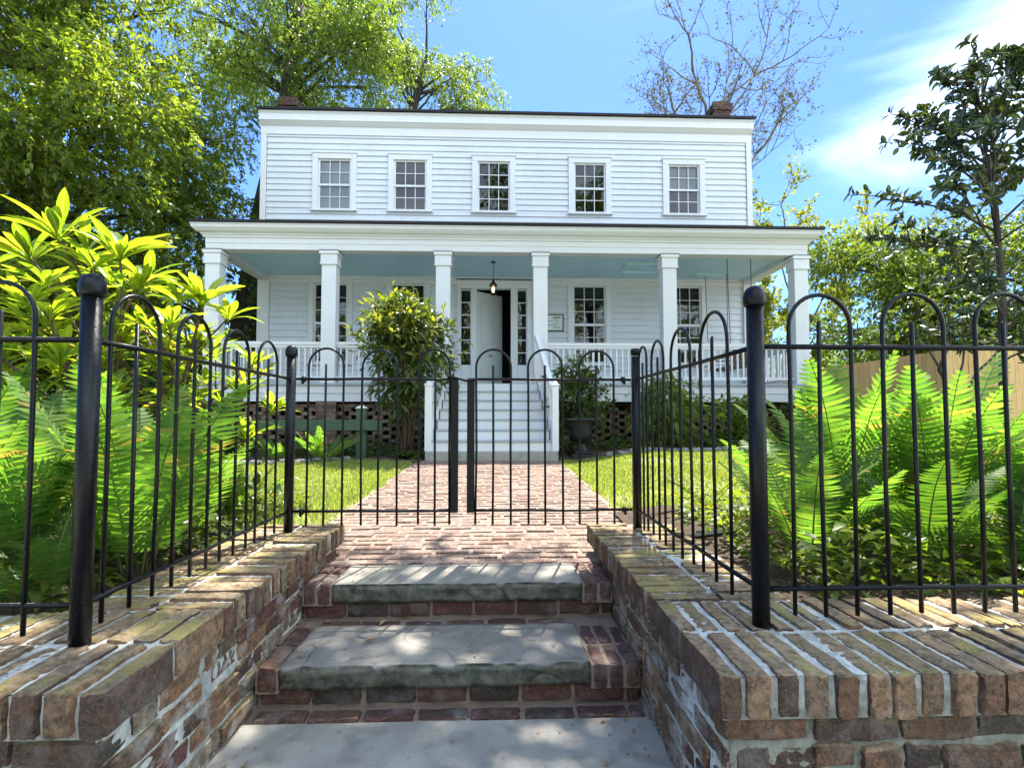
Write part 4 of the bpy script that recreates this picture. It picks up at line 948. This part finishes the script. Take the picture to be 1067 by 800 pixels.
# nearly bare tree behind the right chimney
def bare_tree(name, label, base, seed, starts, leafn, ln, mat, r0=.22, depth=5, spread=.55, up=.28, shrink=.76, trunk=None, group=None):
    g = np.random.default_rng(seed); root = thing(name, label, 'tree', base, group); tr_ = MB(); tips = []
    tr_.tube(trunk, np.linspace(r0, r0*.6, len(trunk)), 10); tr_.build('trunk', 'barkP', root, True); lm = MB()
    def rec(p, d, L_, r, dep):
        k = 5; P = [p]; dd = d.copy()
        for i in range(k-1): dd = unit(dd + g.normal(0, .13, 3) + np.array([0, 0, up*.2])); P.append(P[-1] + dd*L_/(k-1))
        lm.tube(P, np.linspace(r, r*.62, k)*.8, 6 if dep > 2 else 4)
        if dep <= 2:
            for q in P[1:]: tips.append((q, dd))
        if dep == 0: return
        for i in range(2 if g.random() < .35 else 3):
            t = g.integers(2, k); nd = unit(dd + g.normal(0, spread, 3) + np.array([0, 0, up*.5])); rec(P[t] if i else P[-1], nd, L_*shrink*g.uniform(.75, 1.1), r*(.72 if i == 0 else .55), dep-1)
    for (p, d, L_, r) in starts: rec(np.array(p, float), unit(np.array(d, float)), L_, r, depth)
    lm.build('branches', 'barkP', root, True)
    T = np.array([t[0] for t in tips]); D = np.array([t[1] for t in tips]); i = g.integers(0, len(T), leafn); P = T[i] + g.normal(0, .06, (leafn, 3)); DD = unit(D[i] + g.normal(0, .8, (leafn, 3)))
    build_leaves('leaf_buds', [(P, DD, unit(g.normal(0, 1, (leafn, 3))))], ln, ln*.6, mat, root, g)
    return root
bare_tree('budding_tree', 'tall tree just coming into leaf behind the right chimney', (8.9, 19.2, .4), 121,
          [((8.2, 19.2, 10.0), (-.30, 0, 1), 2.5, .10), ((8.4, 19.2, 10.4), (.02, .1, 1), 2.9, .11), ((8.5, 19.2, 10.2), (-.02, -.2, 1), 2.7, .09), ((9.2, 19.2, 9.6), (.62, 0, .95), 2.5, .11), ((9.6, 19.2, 10.2), (.25, .1, .9), 1.7, .06), ((7.6, 19.2, 10.2), (-.75, 0, .8), 1.9, .06)],
          4400, .085, 'leafB', trunk=[(8.9, 19.2, .3), (8.8, 19.2, 5), (8.6, 19.2, 8.6), (8.45, 19.2, 10.5)], r0=.30, depth=5, shrink=.74, spread=.62)
bare_tree('budding_tree', 'slim tree with yellow-green new leaves beyond the right end of the porch roof', (12.4, 19.6, .4), 122,
          [((12.3, 19.6, 4.5), (-.25, 0, 1), 2., .07), ((12.3, 19.6, 4.2), (.3, 0, 1), 2., .08), ((12.3, 19.6, 5.), (.0, .3, 1), 2., .07), ((12.3, 19.6, 3.), (.6, -.2, .7), 1.8, .06), ((12.3, 19.6, 3.), (-.5, .2, .8), 1.7, .06)],
          7000, .15, 'leafY', trunk=[(12.4, 19.6, .3), (12.3, 19.6, 3), (12.3, 19.6, 5.2)], r0=.14, depth=4, spread=.6)
bare_tree('budding_tree', 'small yellow-green tree seen through the right end of the porch', (9.2, 17.0, .4), 123,
          [((9.2, 17, 1.6), (-.45, 0, 1), 1.3, .06), ((9.2, 17., 1.6), (.3, .2, 1), 1.5, .06), ((9.2, 17, 2.2), (.0, -.2, 1), 1.5, .06), ((9.2, 17, 1.3), (-.9, .1, .5), 1.2, .05), ((9.2, 17, 1.3), (.8, .1, .5), 1.2, .05)],
          7500, .15, 'leafY', trunk=[(9.2, 17, .3), (9.2, 17, 1.3), (9.2, 17, 2.6)], r0=.10, depth=4, spread=.65)
# bushy trees behind the board fence
g = np.random.default_rng(131)
tree('bushy_tree', 'bushy mid-green tree behind the board fence, nearest the porch', 'tree', (11.0, 12.8, .5), [(11., 12.8, .3), (10.9, 12.8, 2.5), (11., 12.8, 5.2)], .16,
     scatter(g, 30, (8.9, 11.6, 1.9), (13.0, 14.6, 6.3), lambda c: ((c[0]-11)/2.3)**2 + ((c[2]-3.9)/2.6)**2 < 1, .55, .95, .7), None, .13, .06, 'leafO', 'barkD', 132, nspray=150, nleaf=9, droop=.4)
g = np.random.default_rng(133)
tree('bushy_tree', 'bushy darker green tree behind the board fence at the right edge', 'tree', (13.8, 11.8, .5), [(13.8, 11.8, .3), (13.7, 11.8, 2.5), (13.8, 11.8, 5.5)], .18,
     scatter(g, 30, (11.6, 10.4, 1.8), (16.6, 13.6, 6.9), lambda c: ((c[0]-14)/2.6)**2 + ((c[2]-4.2)/3.)**2 < 1, .6, 1.0, .7), None, .14, .065, 'leafS', 'barkD', 134, nspray=150, nleaf=9, droop=.4)
# magnolia: sparse large leaves in rosettes at branch ends
def rosette(p, d, g, n, ln, wd, spread=.9, curl=.25, up=.15):
    p = np.array(p); d = unit(np.array(d, float)); a = np.cross(d, [0.3, .2, 1.]); a = unit(a); b = np.cross(d, a); out = []
    for i in range(n):
        th = i*2.4 + g.normal(0, .25); o = a*math.cos(th) + b*math.sin(th); dd = unit(d*(1-spread*g.uniform(.45, 1.)) + o*g.uniform(.6, 1.) + np.array([0, 0, up])); out.append((p - d*.03*g.random()*ln/.2, dd, unit(d + np.array([0, 0, .5]) + g.normal(0, .25, 3)), ln*g.uniform(.7, 1.12), wd*g.uniform(.8, 1.1), curl*g.uniform(.3, 1.6)))
    return out
PROF = [(.0, .08), (.18, .55), (.42, .98), (.68, .86), (.88, .42), (1., .02)]
def big_leaves(name, L_, mat, parent, prof=PROF, fold=.22, smooth=True):
    P = np.array([q[0] for q in L_]); D = unit(np.array([q[1] for q in L_])); N_ = np.array([q[2] for q in L_]); ln = np.array([q[3] for q in L_])[:, None]; wd = np.array([q[4] for q in L_])[:, None]; cu_ = np.array([q[5] for q in L_])[:, None]
    Sd = unit(np.cross(D, N_)); U = np.cross(Sd, D); rows = []
    for t, w in prof:
        c = P + D*ln*t*(1-.25*cu_*t) - U*ln*cu_*t*t; e = U*wd*w*fold
        rows += [c + Sd*wd*w*.5 + e, c, c - Sd*wd*w*.5 + e]
    V = np.stack(rows, 1).reshape(-1, 3); k = len(prof); F = []
    for i in range(k-1): F += [(3*i, 3*i+1, 3*i+4, 3*i+3), (3*i+1, 3*i+2, 3*i+5, 3*i+4)]
    o = fast_mesh(name, V, 3*k, F, mat, parent, smooth)
    at = o.data.attributes.new('rib', 'FLOAT', 'POINT'); at.data.foreach_set('value', np.tile(np.array([0, 1, 0], np.float32), len(V)//3)); return o
g = np.random.default_rng(141); root = thing('magnolia_tree', 'young magnolia with sparse dark glossy leaves and a straight slim trunk before the board fence', 'tree', (6.28, 5.95, .45))
TR = np.array([(6.24, 5.95, .4), (6.27, 5.95, 1.5), (6.29, 5.93, 2.8), (6.27, 5.95, 3.8), (6.2, 5.98, 4.7), (6.22, 6., 5.7)])
MB().tube(TR, [.055, .047, .041, .033, .024, .011], 10).build('trunk', 'barkD', root, True)
lm = MB(); LV = []
def mbranch(p, q, r, dep):
    P = curve(p, q, g, .06, .10, 7); lm.tube(P, np.linspace(r, r*.4, 7), 6); d = unit(P[-1]-P[-3]); LV.extend(rosette(P[-1], d, g, g.integers(5, 8), .15, .068, up=.2))
    for j in (2, 3, 4, 5):
        LV.extend(rosette(P[j] + g.normal(0, .03, 3), unit(d + g.normal(0, .6, 3)), g, 3, .14, .064))
        if dep:
            e = P[j] + unit(d + g.normal(0, .6, 3) + np.array([0, 0, .25]))*np.linalg.norm(q-p)*g.uniform(.28, .5); mbranch(P[j], e, r*.55, dep-1)
for (z, x, y, dz, dep) in [(2.7, -1.05, -.2, .35, 1), (2.95, .9, .3, .35, 1), (3.1, -1.5, .1, .35, 1), (3.35, -1.2, -.5, .55, 1), (3.5, .9, -.4, .5, 1), (3.7, -1.35, .4, .55, 1), (3.9, -.9, -.4, .6, 1), (4.1, .9, .4, .6, 1), (4.3, -1.0, .1, .7, 1), (4.5, .85, -.3, .6, 1), (4.7, -.75, -.3, .7, 1), (4.8, -.8, .4, .75, 1), (4.95, .7, .2, .7, 1), (5.2, -.5, -.2, .7, 1), (5.4, .5, -.1, .7, 1), (5.7, -.3, .3, .6, 1), (6.0, .3, 0, .5, 0), (6.4, -.1, .1, .45, 0), (3.8, .7, -.6, .6, 1), (4.2, -.8, -.6, .6, 1), (4.4, .6, .5, .6, 1), (4.6, -.95, -.1, .55, 1), (4.9, .8, -.4, .5, 1), (5.1, -.7, .3, .5, 1), (5.3, .55, .3, .5, 1), (5.55, -.5, -.3, .5, 1), (5.8, .45, -.2, .45, 1), (3.3, -1.3, .3, .2, 1), (2.6, .8, -.3, .3, 1), (2.1, -.9, .2, .25, 1), (2.3, .7, .2, .2, 1), (2.45, -.8, -.4, .3, 1), (1.9, .5, -.3, .25, 1)]:
    z = z if z < 3 else 3 + (z-3)*.78
    zz = TR[:, 2]; p = np.array([np.interp(z, zz, TR[:, 0]), np.interp(z, zz, TR[:, 1]), z]); mbranch(p, p + np.array([x*.84, y, dz]), .016, dep)
lm.build('branches', 'barkD', root, True); big_leaves('crown', LV, 'leafM', root)
# crooked little tree against the board fence
g = np.random.default_rng(143); root = thing('crooked_tree', 'small crooked dark-stemmed tree in front of the board fence', 'tree', (7.45, 8.0, .5)); lm = MB(); parts = []
for P, r in (([(7.42, 8.0, .4), (7.40, 8., 1.0), (7.55, 8.0, 1.5), (7.38, 8., 2.0), (7.6, 8.02, 2.5), (7.55, 8., 3.1)], .045), ([(7.44, 8.0, .9), (7.7, 7.98, 1.4), (7.95, 8., 1.9), (8.35, 7.95, 2.35), (8.8, 7.9, 2.5)], .034), ([(7.55, 8., 1.5), (7.8, 8.02, 2.1), (8.0, 8.05, 2.9)], .025), ([(7.38, 8.0, 2.0), (7.1, 7.95, 2.5), (6.95, 7.9, 3.0)], .02)):
    P = np.array(P); lm.tube(np.vstack([curve(a, b, g, 0, .08, 5)[:-1] for a, b in zip(P[:-1], P[1:])] + [P[-1:]]), np.linspace(r, r*.4, 4*(len(P)-1)+1), 7); parts.append(sprays(P[-1], (.4, .4, .28), 26, 7, g, .09, .3))
lm.build('stems', 'barkD', root, True); build_leaves('crown', parts, .09, .042, 'leafS', root, g)
# street tree overhead: out of the picture but its shade falls on the steps
g = np.random.default_rng(151); cl = []
for i in range(300):
    c = g.uniform((-.4, 3.6, 7.8), (4.6, 8.6, 10.6))
    elev = (c[2]-1.19)/max(.1, c[1])
    if elev > 1.18 and not (c[0]-.135*c[2] > 1.0 and c[1]-.468*c[2] > 1.2) and not (c[0]-.135*c[2] < -1.15) and c[2] - 1.94*(c[1]-3.4) > .2 and len(cl) < 25:
        cl.append((c, (g.uniform(.5, .95),)*2 + (.45,), .8))
for i in range(14): cl.append((g.uniform((2.5, -2.5, 7.5), (8.5, 2.0, 11.)), (1.2, 1.2, .6), 1.))
tree('street_tree', 'tall street tree whose boughs shade the entrance steps', 'tree', (5.6, -1.6, -.2), [(5.6, -1.6, -.3), (5.5, -1.4, 3.), (5.0, -.6, 6.2), (4.2, .8, 8.6)], .34, cl, None, .15, .07, 'leafO', 'bark', 152, nspray=75, nleaf=8)
# distant wood
g = np.random.default_rng(161); parts = []
for i in range(230):
    x = g.uniform(-46, 50); y = g.uniform(30, 42) + abs(x)*.1; z = g.uniform(.6, 6.5)*(1 if abs(x) > 6 else .8); parts.append(sprays((x, y, z), (2., 1.6, 1.3), 60, 7, g, .36, .4))
for i in range(150):
    x = g.uniform(-34, 34); y = g.uniform(-26, -18); z = g.uniform(.4, 12.); parts.append(sprays((x, y, z), (2., 1.6, 1.6), 60, 7, g, .36, .4))
o = build_leaves('woodland', parts, .36, .2, 'leafO', None, g); tag(o, 'leafy woodland beyond the garden', 'woodland', kind='stuff')

# ------------------------------------------------------------------ shrubs and plants
def shrub(label, base, h, rad, seed, ln, wd, mat, stems=5, n=40, nleaf=9, z0=.3, droop=.45, name='shrub', shape=None, group=None):
    g = np.random.default_rng(seed); root = thing(name, label, 'shrub', base, group); lm = MB(); parts = []; b = np.array(base, float)
    for i in range(n):
        t = g.random()**.75; z = h*(z0 + (1-z0)*t); w = rad*(math.sin(math.pi*min(1, .16 + .80*t))**.7) if shape is None else rad*shape(t)
        a = g.uniform(0, 2*math.pi); r = w*g.random()**.5; c = b + np.array([r*math.cos(a), r*math.sin(a), z])
        parts.append(sprays(c, (ln*1.6, ln*1.6, ln*1.3), 7, nleaf, g, ln*.75, droop)); 
        if i % 2 == 0: lm.tube(curve(b + np.r_[g.normal(0, rad*.10, 2), -.05], c, g, .12, .06, 7), np.linspace(.020, .004, 7)*h/2, 5)
    lm.build('stems', 'twig', root, True); build_leaves('foliage', parts, ln, wd, mat, root, g, .22); return root
sh_ = shrub('tall rounded shrub with pale sunlit tips left of the porch stairs', (-1.60, 9.0, .46), 2.72, .52, 201, .15, .048, 'leafS', n=72, z0=.34, shape=lambda t: .30 + .76*float(sm(.22, .55, t))*(1-.75*float(sm(.72, 1., t))))
shrub('leafy shrub behind the black urn, right of the stairs', (1.50, 9.25, .55), 1.62, .46, 202, .12, .05, 'leafS', n=40, z0=.1)
shrub('drooping long-leaved shrub under the porch between urn and the right posts', (3.12, 9.15, .60), 1.35, .44, 203, .16, .05, 'leafO', n=36, z0=.2, droop=.9)
shrub('small round shrub under the right half of the porch, with a pale blade before it', (4.55, 9.2, .62), .86, .36, 204, .12, .05, 'leafL', n=22, z0=.1)
shrub('low dark shrub below the right end of the porch', (6.1, 9.3, .62), .9, .5, 205, .11, .05, 'leafD', n=30, z0=.1)
shrub('pale grey-leaved shrub behind the tall ferns at the right end of the porch', (6.5, 7.9, .6), .85, .55, 206, .10, .04, 'leafO', n=34, z0=.05)
shrub('dark low shrub behind the rail left of the porch', (-5.0, 9.0, .46), .8, .6, 207, .12, .05, 'leafD', n=36, z0=.05)
shrub('dark shrub at the left end of the porch', (-6.9, 9.6, .46), 1.9, .9, 208, .14, .06, 'leafD', n=60, z0=.05)
gg = np.random.default_rng(231); parts = []
for i in range(22):
    a = gg.uniform(0, 6.28); r = .62*gg.random()**.5; z = 1.95 + .72*gg.random()**.7*(1-.5*(r/.62)**2); parts.append(sprays((-1.6 + r*math.cos(a), 9.0 + r*math.sin(a), z + .45), (.12, .12, .1), 5, 9, gg, .14, .05, -.4))
build_leaves('sunlit_tips', parts, .15, .045, 'leafY', sh_, gg, .25)  # paler leaf colour up here stands in for sunlight on the tips
def hosta(label, x, y, n, ln, seed, mat='leafS', name='hosta', w=.5, up=.5):
    g = np.random.default_rng(seed); z = float(gz(x, y)); L_ = []
    for i in range(n):
        a = i*2.4; e = g.uniform(.25, 1.1)*up; L_.append(((x + .02*math.cos(a), y + .02*math.sin(a), z+.03), (math.cos(a), math.sin(a), e+.25), (-math.cos(a)*e, -math.sin(a)*e, 1), ln*g.uniform(.7, 1.15), ln*w*g.uniform(.85, 1.1), g.uniform(.2, .6)))
    return tag(big_leaves(name, L_, mat, None), label, 'plant')
hosta('pale-leaved hosta at the foot of the stairs, left side', -1.48, 8.62, 34, .30, 211)
hosta('bright green hosta clump right of the urn', 2.5, 8.7, 20, .22, 212, 'leafL')
hosta('low hosta below the drooping shrub', 3.35, 8.62, 24, .22, 213)
hosta('light green hosta between the two right-hand shrubs', 4.0, 8.7, 24, .26, 214, 'leafL')
hosta('low hosta at the right end of the porch bed', 5.4, 8.7, 24, .24, 215)
hosta('dark hosta left of the fern by the rail post', -4.5, 8.25, 26, .3, 216, 'leafD')
# strap-leaved plant near the right fence
g = np.random.default_rng(221); L_ = []
for i in range(9):
    a = g.uniform(0, 6.28); L_.append(((1.72 + g.normal(0, .02), 4.0 + g.normal(0, .02), float(gz(1.72, 4.))), (math.cos(a)*.75 - .3, math.sin(a)*.3, .7), (-math.cos(a), -math.sin(a), .9), g.uniform(.45, .8), .035, g.uniform(.15, .4)))
tag(big_leaves('strap_leaved_plant', L_, 'leafY', None, [(0, .6), (.3, 1.), (.6, .85), (.85, .5), (1, .02)]), 'strap-leaved plant with pale arching blades just inside the right fence', 'plant')
# ferns
def frond(p, az, L_, lean, droop, g, wf=.20, n=30, roll=0.):
    """one lance-shaped frond: returns pinna quads and the midrib line"""
    k = 14; t = np.linspace(0, 1, k); ang = lean + droop*t**1.8
    dx = np.sin(ang); dz = np.cos(ang); ds = L_/(k-1)
    r = np.r_[0, np.cumsum(dx[:-1]*ds)]; z = np.r_[0, np.cumsum(dz[:-1]*ds)]; h = np.array([math.cos(az), math.sin(az), 0]); C_ = np.array(p) + r[:, None]*h + z[:, None]*np.array([0, 0, 1.])
    T = unit(np.gradient(C_, axis=0)); S0 = np.array([-h[1], h[0], 0.]); V = []
    for i in range(n):
        tt = .16 + .84*(i+.5)/n; c = np.array([np.interp(tt, t, C_[:, q]) for q in range(3)]); tg = unit(np.array([np.interp(tt, t, T[:, q]) for q in range(3)])); N_ = unit(np.cross(S0, tg)); w = L_*wf*(math.sin(math.pi*min(1, (tt-.02)**.85))**.75)*.95 + .004
        for s_ in (-1, 1):
            ww = w*g.uniform(.9, 1.06); d = unit(S0*s_ + tg*(.22+.25*tt) + N_*g.normal(.08, .06)); wid = L_*.84/n*.86; e = unit(np.cross(d, N_))*s_
            dr = -np.array([0, 0, 1.])*ww*g.uniform(.10, .22)
            a0, a1 = c - e*wid*.5, c + e*wid*.5; m0 = c + d*ww*.55 - e*wid*.42 + dr*.25 + N_*.004; m1 = c + d*ww*.55 + e*wid*.42 + dr*.25 + N_*.004; tip = c + d*ww + dr + tg*ww*.10; tip2 = tip - e*wid*.1
            V += [a0, a1, m1, m0, tip, tip2]
    return V, C_
FERN_F = [(0, 1, 2, 3), (3, 2, 4, 5)]
def fern(label, x, y, n, L_, seed, mat='fern', lean=(.12, .6), droop=(.4, 1.1), wf=.19, az=None, npin=30, z=None):
    g = np.random.default_rng(seed); z = float(gz(x, y)) if z is None else z; root = thing('fern', label, 'fern', (x, y, z)); V = []; rb = MB()
    for i in range(n):
        a = i*2.39996 + g.normal(0, .3) if az is None else g.uniform(*az); q = g.random(); l = L_*g.uniform(.72, 1.08); pz = np.array([x + .05*math.cos(a), y + .05*math.sin(a), z])
        v, C_ = frond(pz, a, l, g.uniform(*lean), g.uniform(*droop), g, wf, npin); V += v; rb.tube(C_, np.linspace(.0055, .0012, len(C_)), 5)
    fast_mesh('fronds', np.array(V), 6, FERN_F, mat, root); rb.build('midribs', 'stem', root, True); return root
FR = [(1.62, 2.55, 9, .84, 'yellow-green fern close behind the right corner post'), (2.02, 2.85, 15, 1.12, 'tallest upright yellow-green fern behind the right-hand fence'), (2.45, 2.72, 14, 1.08, 'tall upright fern just right of the tallest one behind the right-hand fence'),
      (2.0, 2.30, 8, .62, 'short fern low down in front of the tall right-hand ferns'), (3.05, 2.75, 13, 1.0, 'arching fern at the right edge of the photo behind the fence'), (2.75, 3.35, 9, .78, 'fern behind the arching one at the right, farther from the fence'), (3.6, 2.6, 11, .95, 'fern at the far right beyond the arching one'), (2.0, 3.5, 8, .7, 'fern behind the corner fern, nearest the lawn on the right'), (2.42, 2.28, 9, .6, 'low fern at the fence foot below the arching right-hand fern')]
for i, (x, y, n, l, lb) in enumerate(FR): fern(lb, x, y, n, l, 300+i, 'fern' if i not in (3, 8) else 'fernD', lean=(.03, .34) if l > .95 else (.1, .6), droop=(.25, .8) if l > 1 else (.4, 1.1))
FL = [(-1.62, 2.35, 11, .98, 'bright fern close behind the left corner post'), (-2.05, 2.15, 12, .95, 'dense fern left of the corner post, close to the street fence'), (-2.5, 2.35, 12, .95, 'fern at the left edge of the photo behind the street fence'), (-1.78, 2.95, 10, .8, 'fern beside the left wall under the big-leaved shrub'), (-2.1, 2.85, 12, .95, 'fern behind the dense one in the left bed'), (-1.75, 1.98, 7, .5, 'small fern low at the foot of the left corner post'), (-2.9, 2.9, 12, 1.0, 'fern at the far left behind the edge fern'), (-1.80, 3.55, 8, .5, 'low fern at the end of the left wall near the gate')]
for i, (x, y, n, l, lb) in enumerate(FL): fern(lb, x, y, n, l, 330+i, 'fern' if i != 5 else 'fernD', lean=(.04, .38) if l >= .8 else (.1, .6), droop=(.25, .85))
fern('pale spreading fern in the bed beside the green rail post', -2.75, 8.1, 16, .72, 350, 'fern', lean=(.5, 1.0), droop=(.2, .7), wf=.15, npin=22)
fern('smaller pale fern in the bed left of the rail post', -3.5, 8.15, 13, .6, 351, 'fern', lean=(.4, 1.0), droop=(.2, .7), wf=.15, npin=22)
# big-leaved shrub on the left
g = np.random.default_rng(361); root = thing('big_leaved_shrub', 'tall shrub with whorls of long bright backlit leaves left of the gate', 'shrub', (-2.25, 3.5, .46)); lm = MB(); LV = []
for (x, y, z, n, l) in [(-2.76, 3.2, 2.34, 15, .42), (-2.32, 3.12, 2.20, 17, .42), (-1.98, 3.42, 1.98, 15, .38), (-2.62, 3.0, 1.80, 13, .36), (-2.04, 3.2, 1.52, 14, .34), (-1.86, 3.72, 1.36, 14, .32), (-2.98, 3.25, 1.9, 13, .36), (-2.5, 3.35, 1.62, 13, .34), (-1.76, 3.62, 1.05, 12, .30), (-2.15, 3.6, 1.72, 13, .32), (-3.2, 3.5, 2.3, 14, .40), (-1.9, 3.95, 1.62, 12, .30), (-2.2, 2.95, 1.36, 12, .30), (-2.85, 2.95, 1.55, 12, .34), (-2.42, 2.85, 1.5, 12, .34), (-3.05, 3.7, 1.65, 13, .34), (-2.6, 3.75, 1.85, 13, .34), (-1.72, 3.9, 1.25, 12, .28), (-2.3, 3.9, 1.45, 12, .3), (-3.5, 3.3, 1.8, 13, .36), (-3.3, 3.1, 1.5, 12, .34), (-1.95, 3.05, 1.75, 10, .3)]:
    b = np.array([-2.3 + g.normal(0, .16), 3.55 + g.normal(0, .12), .44]); P = curve(b, (x, y, z), g, .08, .05, 8); lm.tube(P, np.linspace(.016, .007, 8), 6); d = unit(P[-1]-P[-3] + np.array([0, 0, .5]))
    LV += rosette(P[-1], d, g, n, l*.80, l*.165, spread=.5, curl=.35, up=.34); LV += rosette(P[-1]-d*.03, d, g, 5, l*.5, l*.09, spread=.15, curl=.1, up=.5)
    for j in (4, 5, 6): LV += rosette(P[j], unit(d + g.normal(0, .35, 3)), g, 4, l*.68, l*.15, spread=.9, curl=.5)
    for q in range(2):
        e = P[5] + unit(d + g.normal(0, .7, 3))*g.uniform(.22, .38); Q = curve(P[5], e, g, .05, .08, 5); lm.tube(Q, np.linspace(.008, .005, 5), 5); dq = unit(Q[-1]-Q[-2] + np.array([0, 0, .4])); LV += rosette(Q[-1], dq, g, n-3, l*.66, l*.14, spread=.55, curl=.4, up=.3)
lm.build('stems', 'twig', root, True); big_leaves('foliage', LV, 'leafP', root, [(0, .10), (.22, .42), (.5, .9), (.66, 1.), (.84, .7), (.94, .35), (1., .03)], .16)
# low ground cover under the ferns, one dense mass
def cover(name, label, n, box, hmax, ln, mat, seed):
    g = np.random.default_rng(seed); x = g.uniform(box[0], box[1], n); y = g.uniform(box[2], box[3], n); h = hmax*g.random(n)**1.2*(.55 + .45*np.sin(x*5.1)*np.cos(y*6.3)); P = np.c_[x, y, gz(x, y) + h + .01]
    D = unit(np.c_[g.normal(0, 1, (n, 2)), g.normal(.1, .35, n)]); return tag(build_leaves(name, [(P, D, unit(np.array([0, 0, 1.]) + g.normal(0, .35, (n, 3))))], ln, ln*.55, mat, None, g), label, 'ground cover', kind='stuff')
cover('ground_cover', 'low leafy ground cover under the left ferns', 5200, (-4.6, -1.52, 1.86, 4.3), .42, .075, 'leafS', 401)
cover('ground_cover', 'low leafy ground cover under the right ferns', 6500, (1.35, 4.8, 1.98, 3.9), .30, .065, 'leafL', 402)
cover('ground_cover', 'low plants in the bed under the porch', 2600, (1.9, 7.0, 8.6, 9.8), .30, .10, 'leafD', 403)
cover('ground_cover', 'low plants in the bed left of the stairs', 2400, (-7.0, -1.8, 8.5, 9.9), .30, .10, 'leafD', 404)
# lawn
g = np.random.default_rng(411); n = 190000; x = g.uniform(-9, 10, n*2); y = 3.3 + 5.2*g.random(n*2)**.8*(1)
ew = np.array([mnoise.noise((b*2.3, 7., 1.)) for b in y])*.09
keep = ((x < -1.315 + ew) | (x > 1.085 + ew)) & ~((x > 1.0) & (y < 3.85 + .35*np.sin(x*1.3))) & ~((x < 0) & (y > 8.28 - .55*np.exp(-((x+3.6)/1.3)**2) + .12*np.sin(x*2))) & ~((x > 0) & (y > 8.2 + .1*np.sin(x*1.7)))
patch = np.array([mnoise.noise((a*1.1, b*1.1, 3.)) for a, b in zip(x[keep], y[keep])]); x, y = x[keep], y[keep]; k2 = g.random(len(x)) < (.72 + 1.0*patch); x, y = x[k2][:n], y[k2][:n]; m_ = len(x)
a = g.uniform(0, 6.28, m_); h = g.uniform(.02, .05, m_)*(1 + .5*(y < 4.4)); w = g.uniform(.004, .007, m_)*(1 + (y-3)*.12); z = gz(x, y) - .008; ld = g.uniform(.1, .8, (m_,)) 
B = np.c_[x, y, z]; sx = np.c_[np.cos(a), np.sin(a), a*0]*w[:, None]; tipv = B + np.c_[-np.sin(a)*ld*h, np.cos(a)*ld*h, h]
tag(fast_mesh('grass', np.stack([B - sx, B + sx, tipv], 1).reshape(-1, 3), 3, [(0, 1, 2)], 'grass'), 'mown lawn on both sides of the brick walk', 'grass', kind='stuff')

# crumbs of leaf and grit on the landing, steps and path
g = np.random.default_rng(501); n = 260; x = g.uniform(-.88, .55, n); y = np.r_[g.uniform(1.35, 2.08, 70), g.uniform(2.18, 2.58, 50), g.uniform(2.66, 2.96, 30), g.uniform(3.05, 5.2, 110)]
z = np.where(y < 2.1, .003, np.where(y < 2.6, .176, np.where(y < 3.0, .348, walk_z(y) + .006))); k = g.random(n) < .5; x = np.where(k, np.where(g.random(n) < .5, -.93 + g.exponential(.08, n), .57 - g.exponential(.08, n)), x)
P = np.c_[x, y, z]; D = np.c_[g.normal(0, 1, (n, 2)), g.uniform(-.02, .12, n)]
tag(build_leaves('leaf_litter', [(P, D, unit(np.array([0, 0, 1.]) + g.normal(0, .15, (n, 3))))], .017, .009, 'deadleaf', None, g, .5), 'crumbs of dry leaf on the landing, steps and brick path', 'leaf litter', kind='stuff')
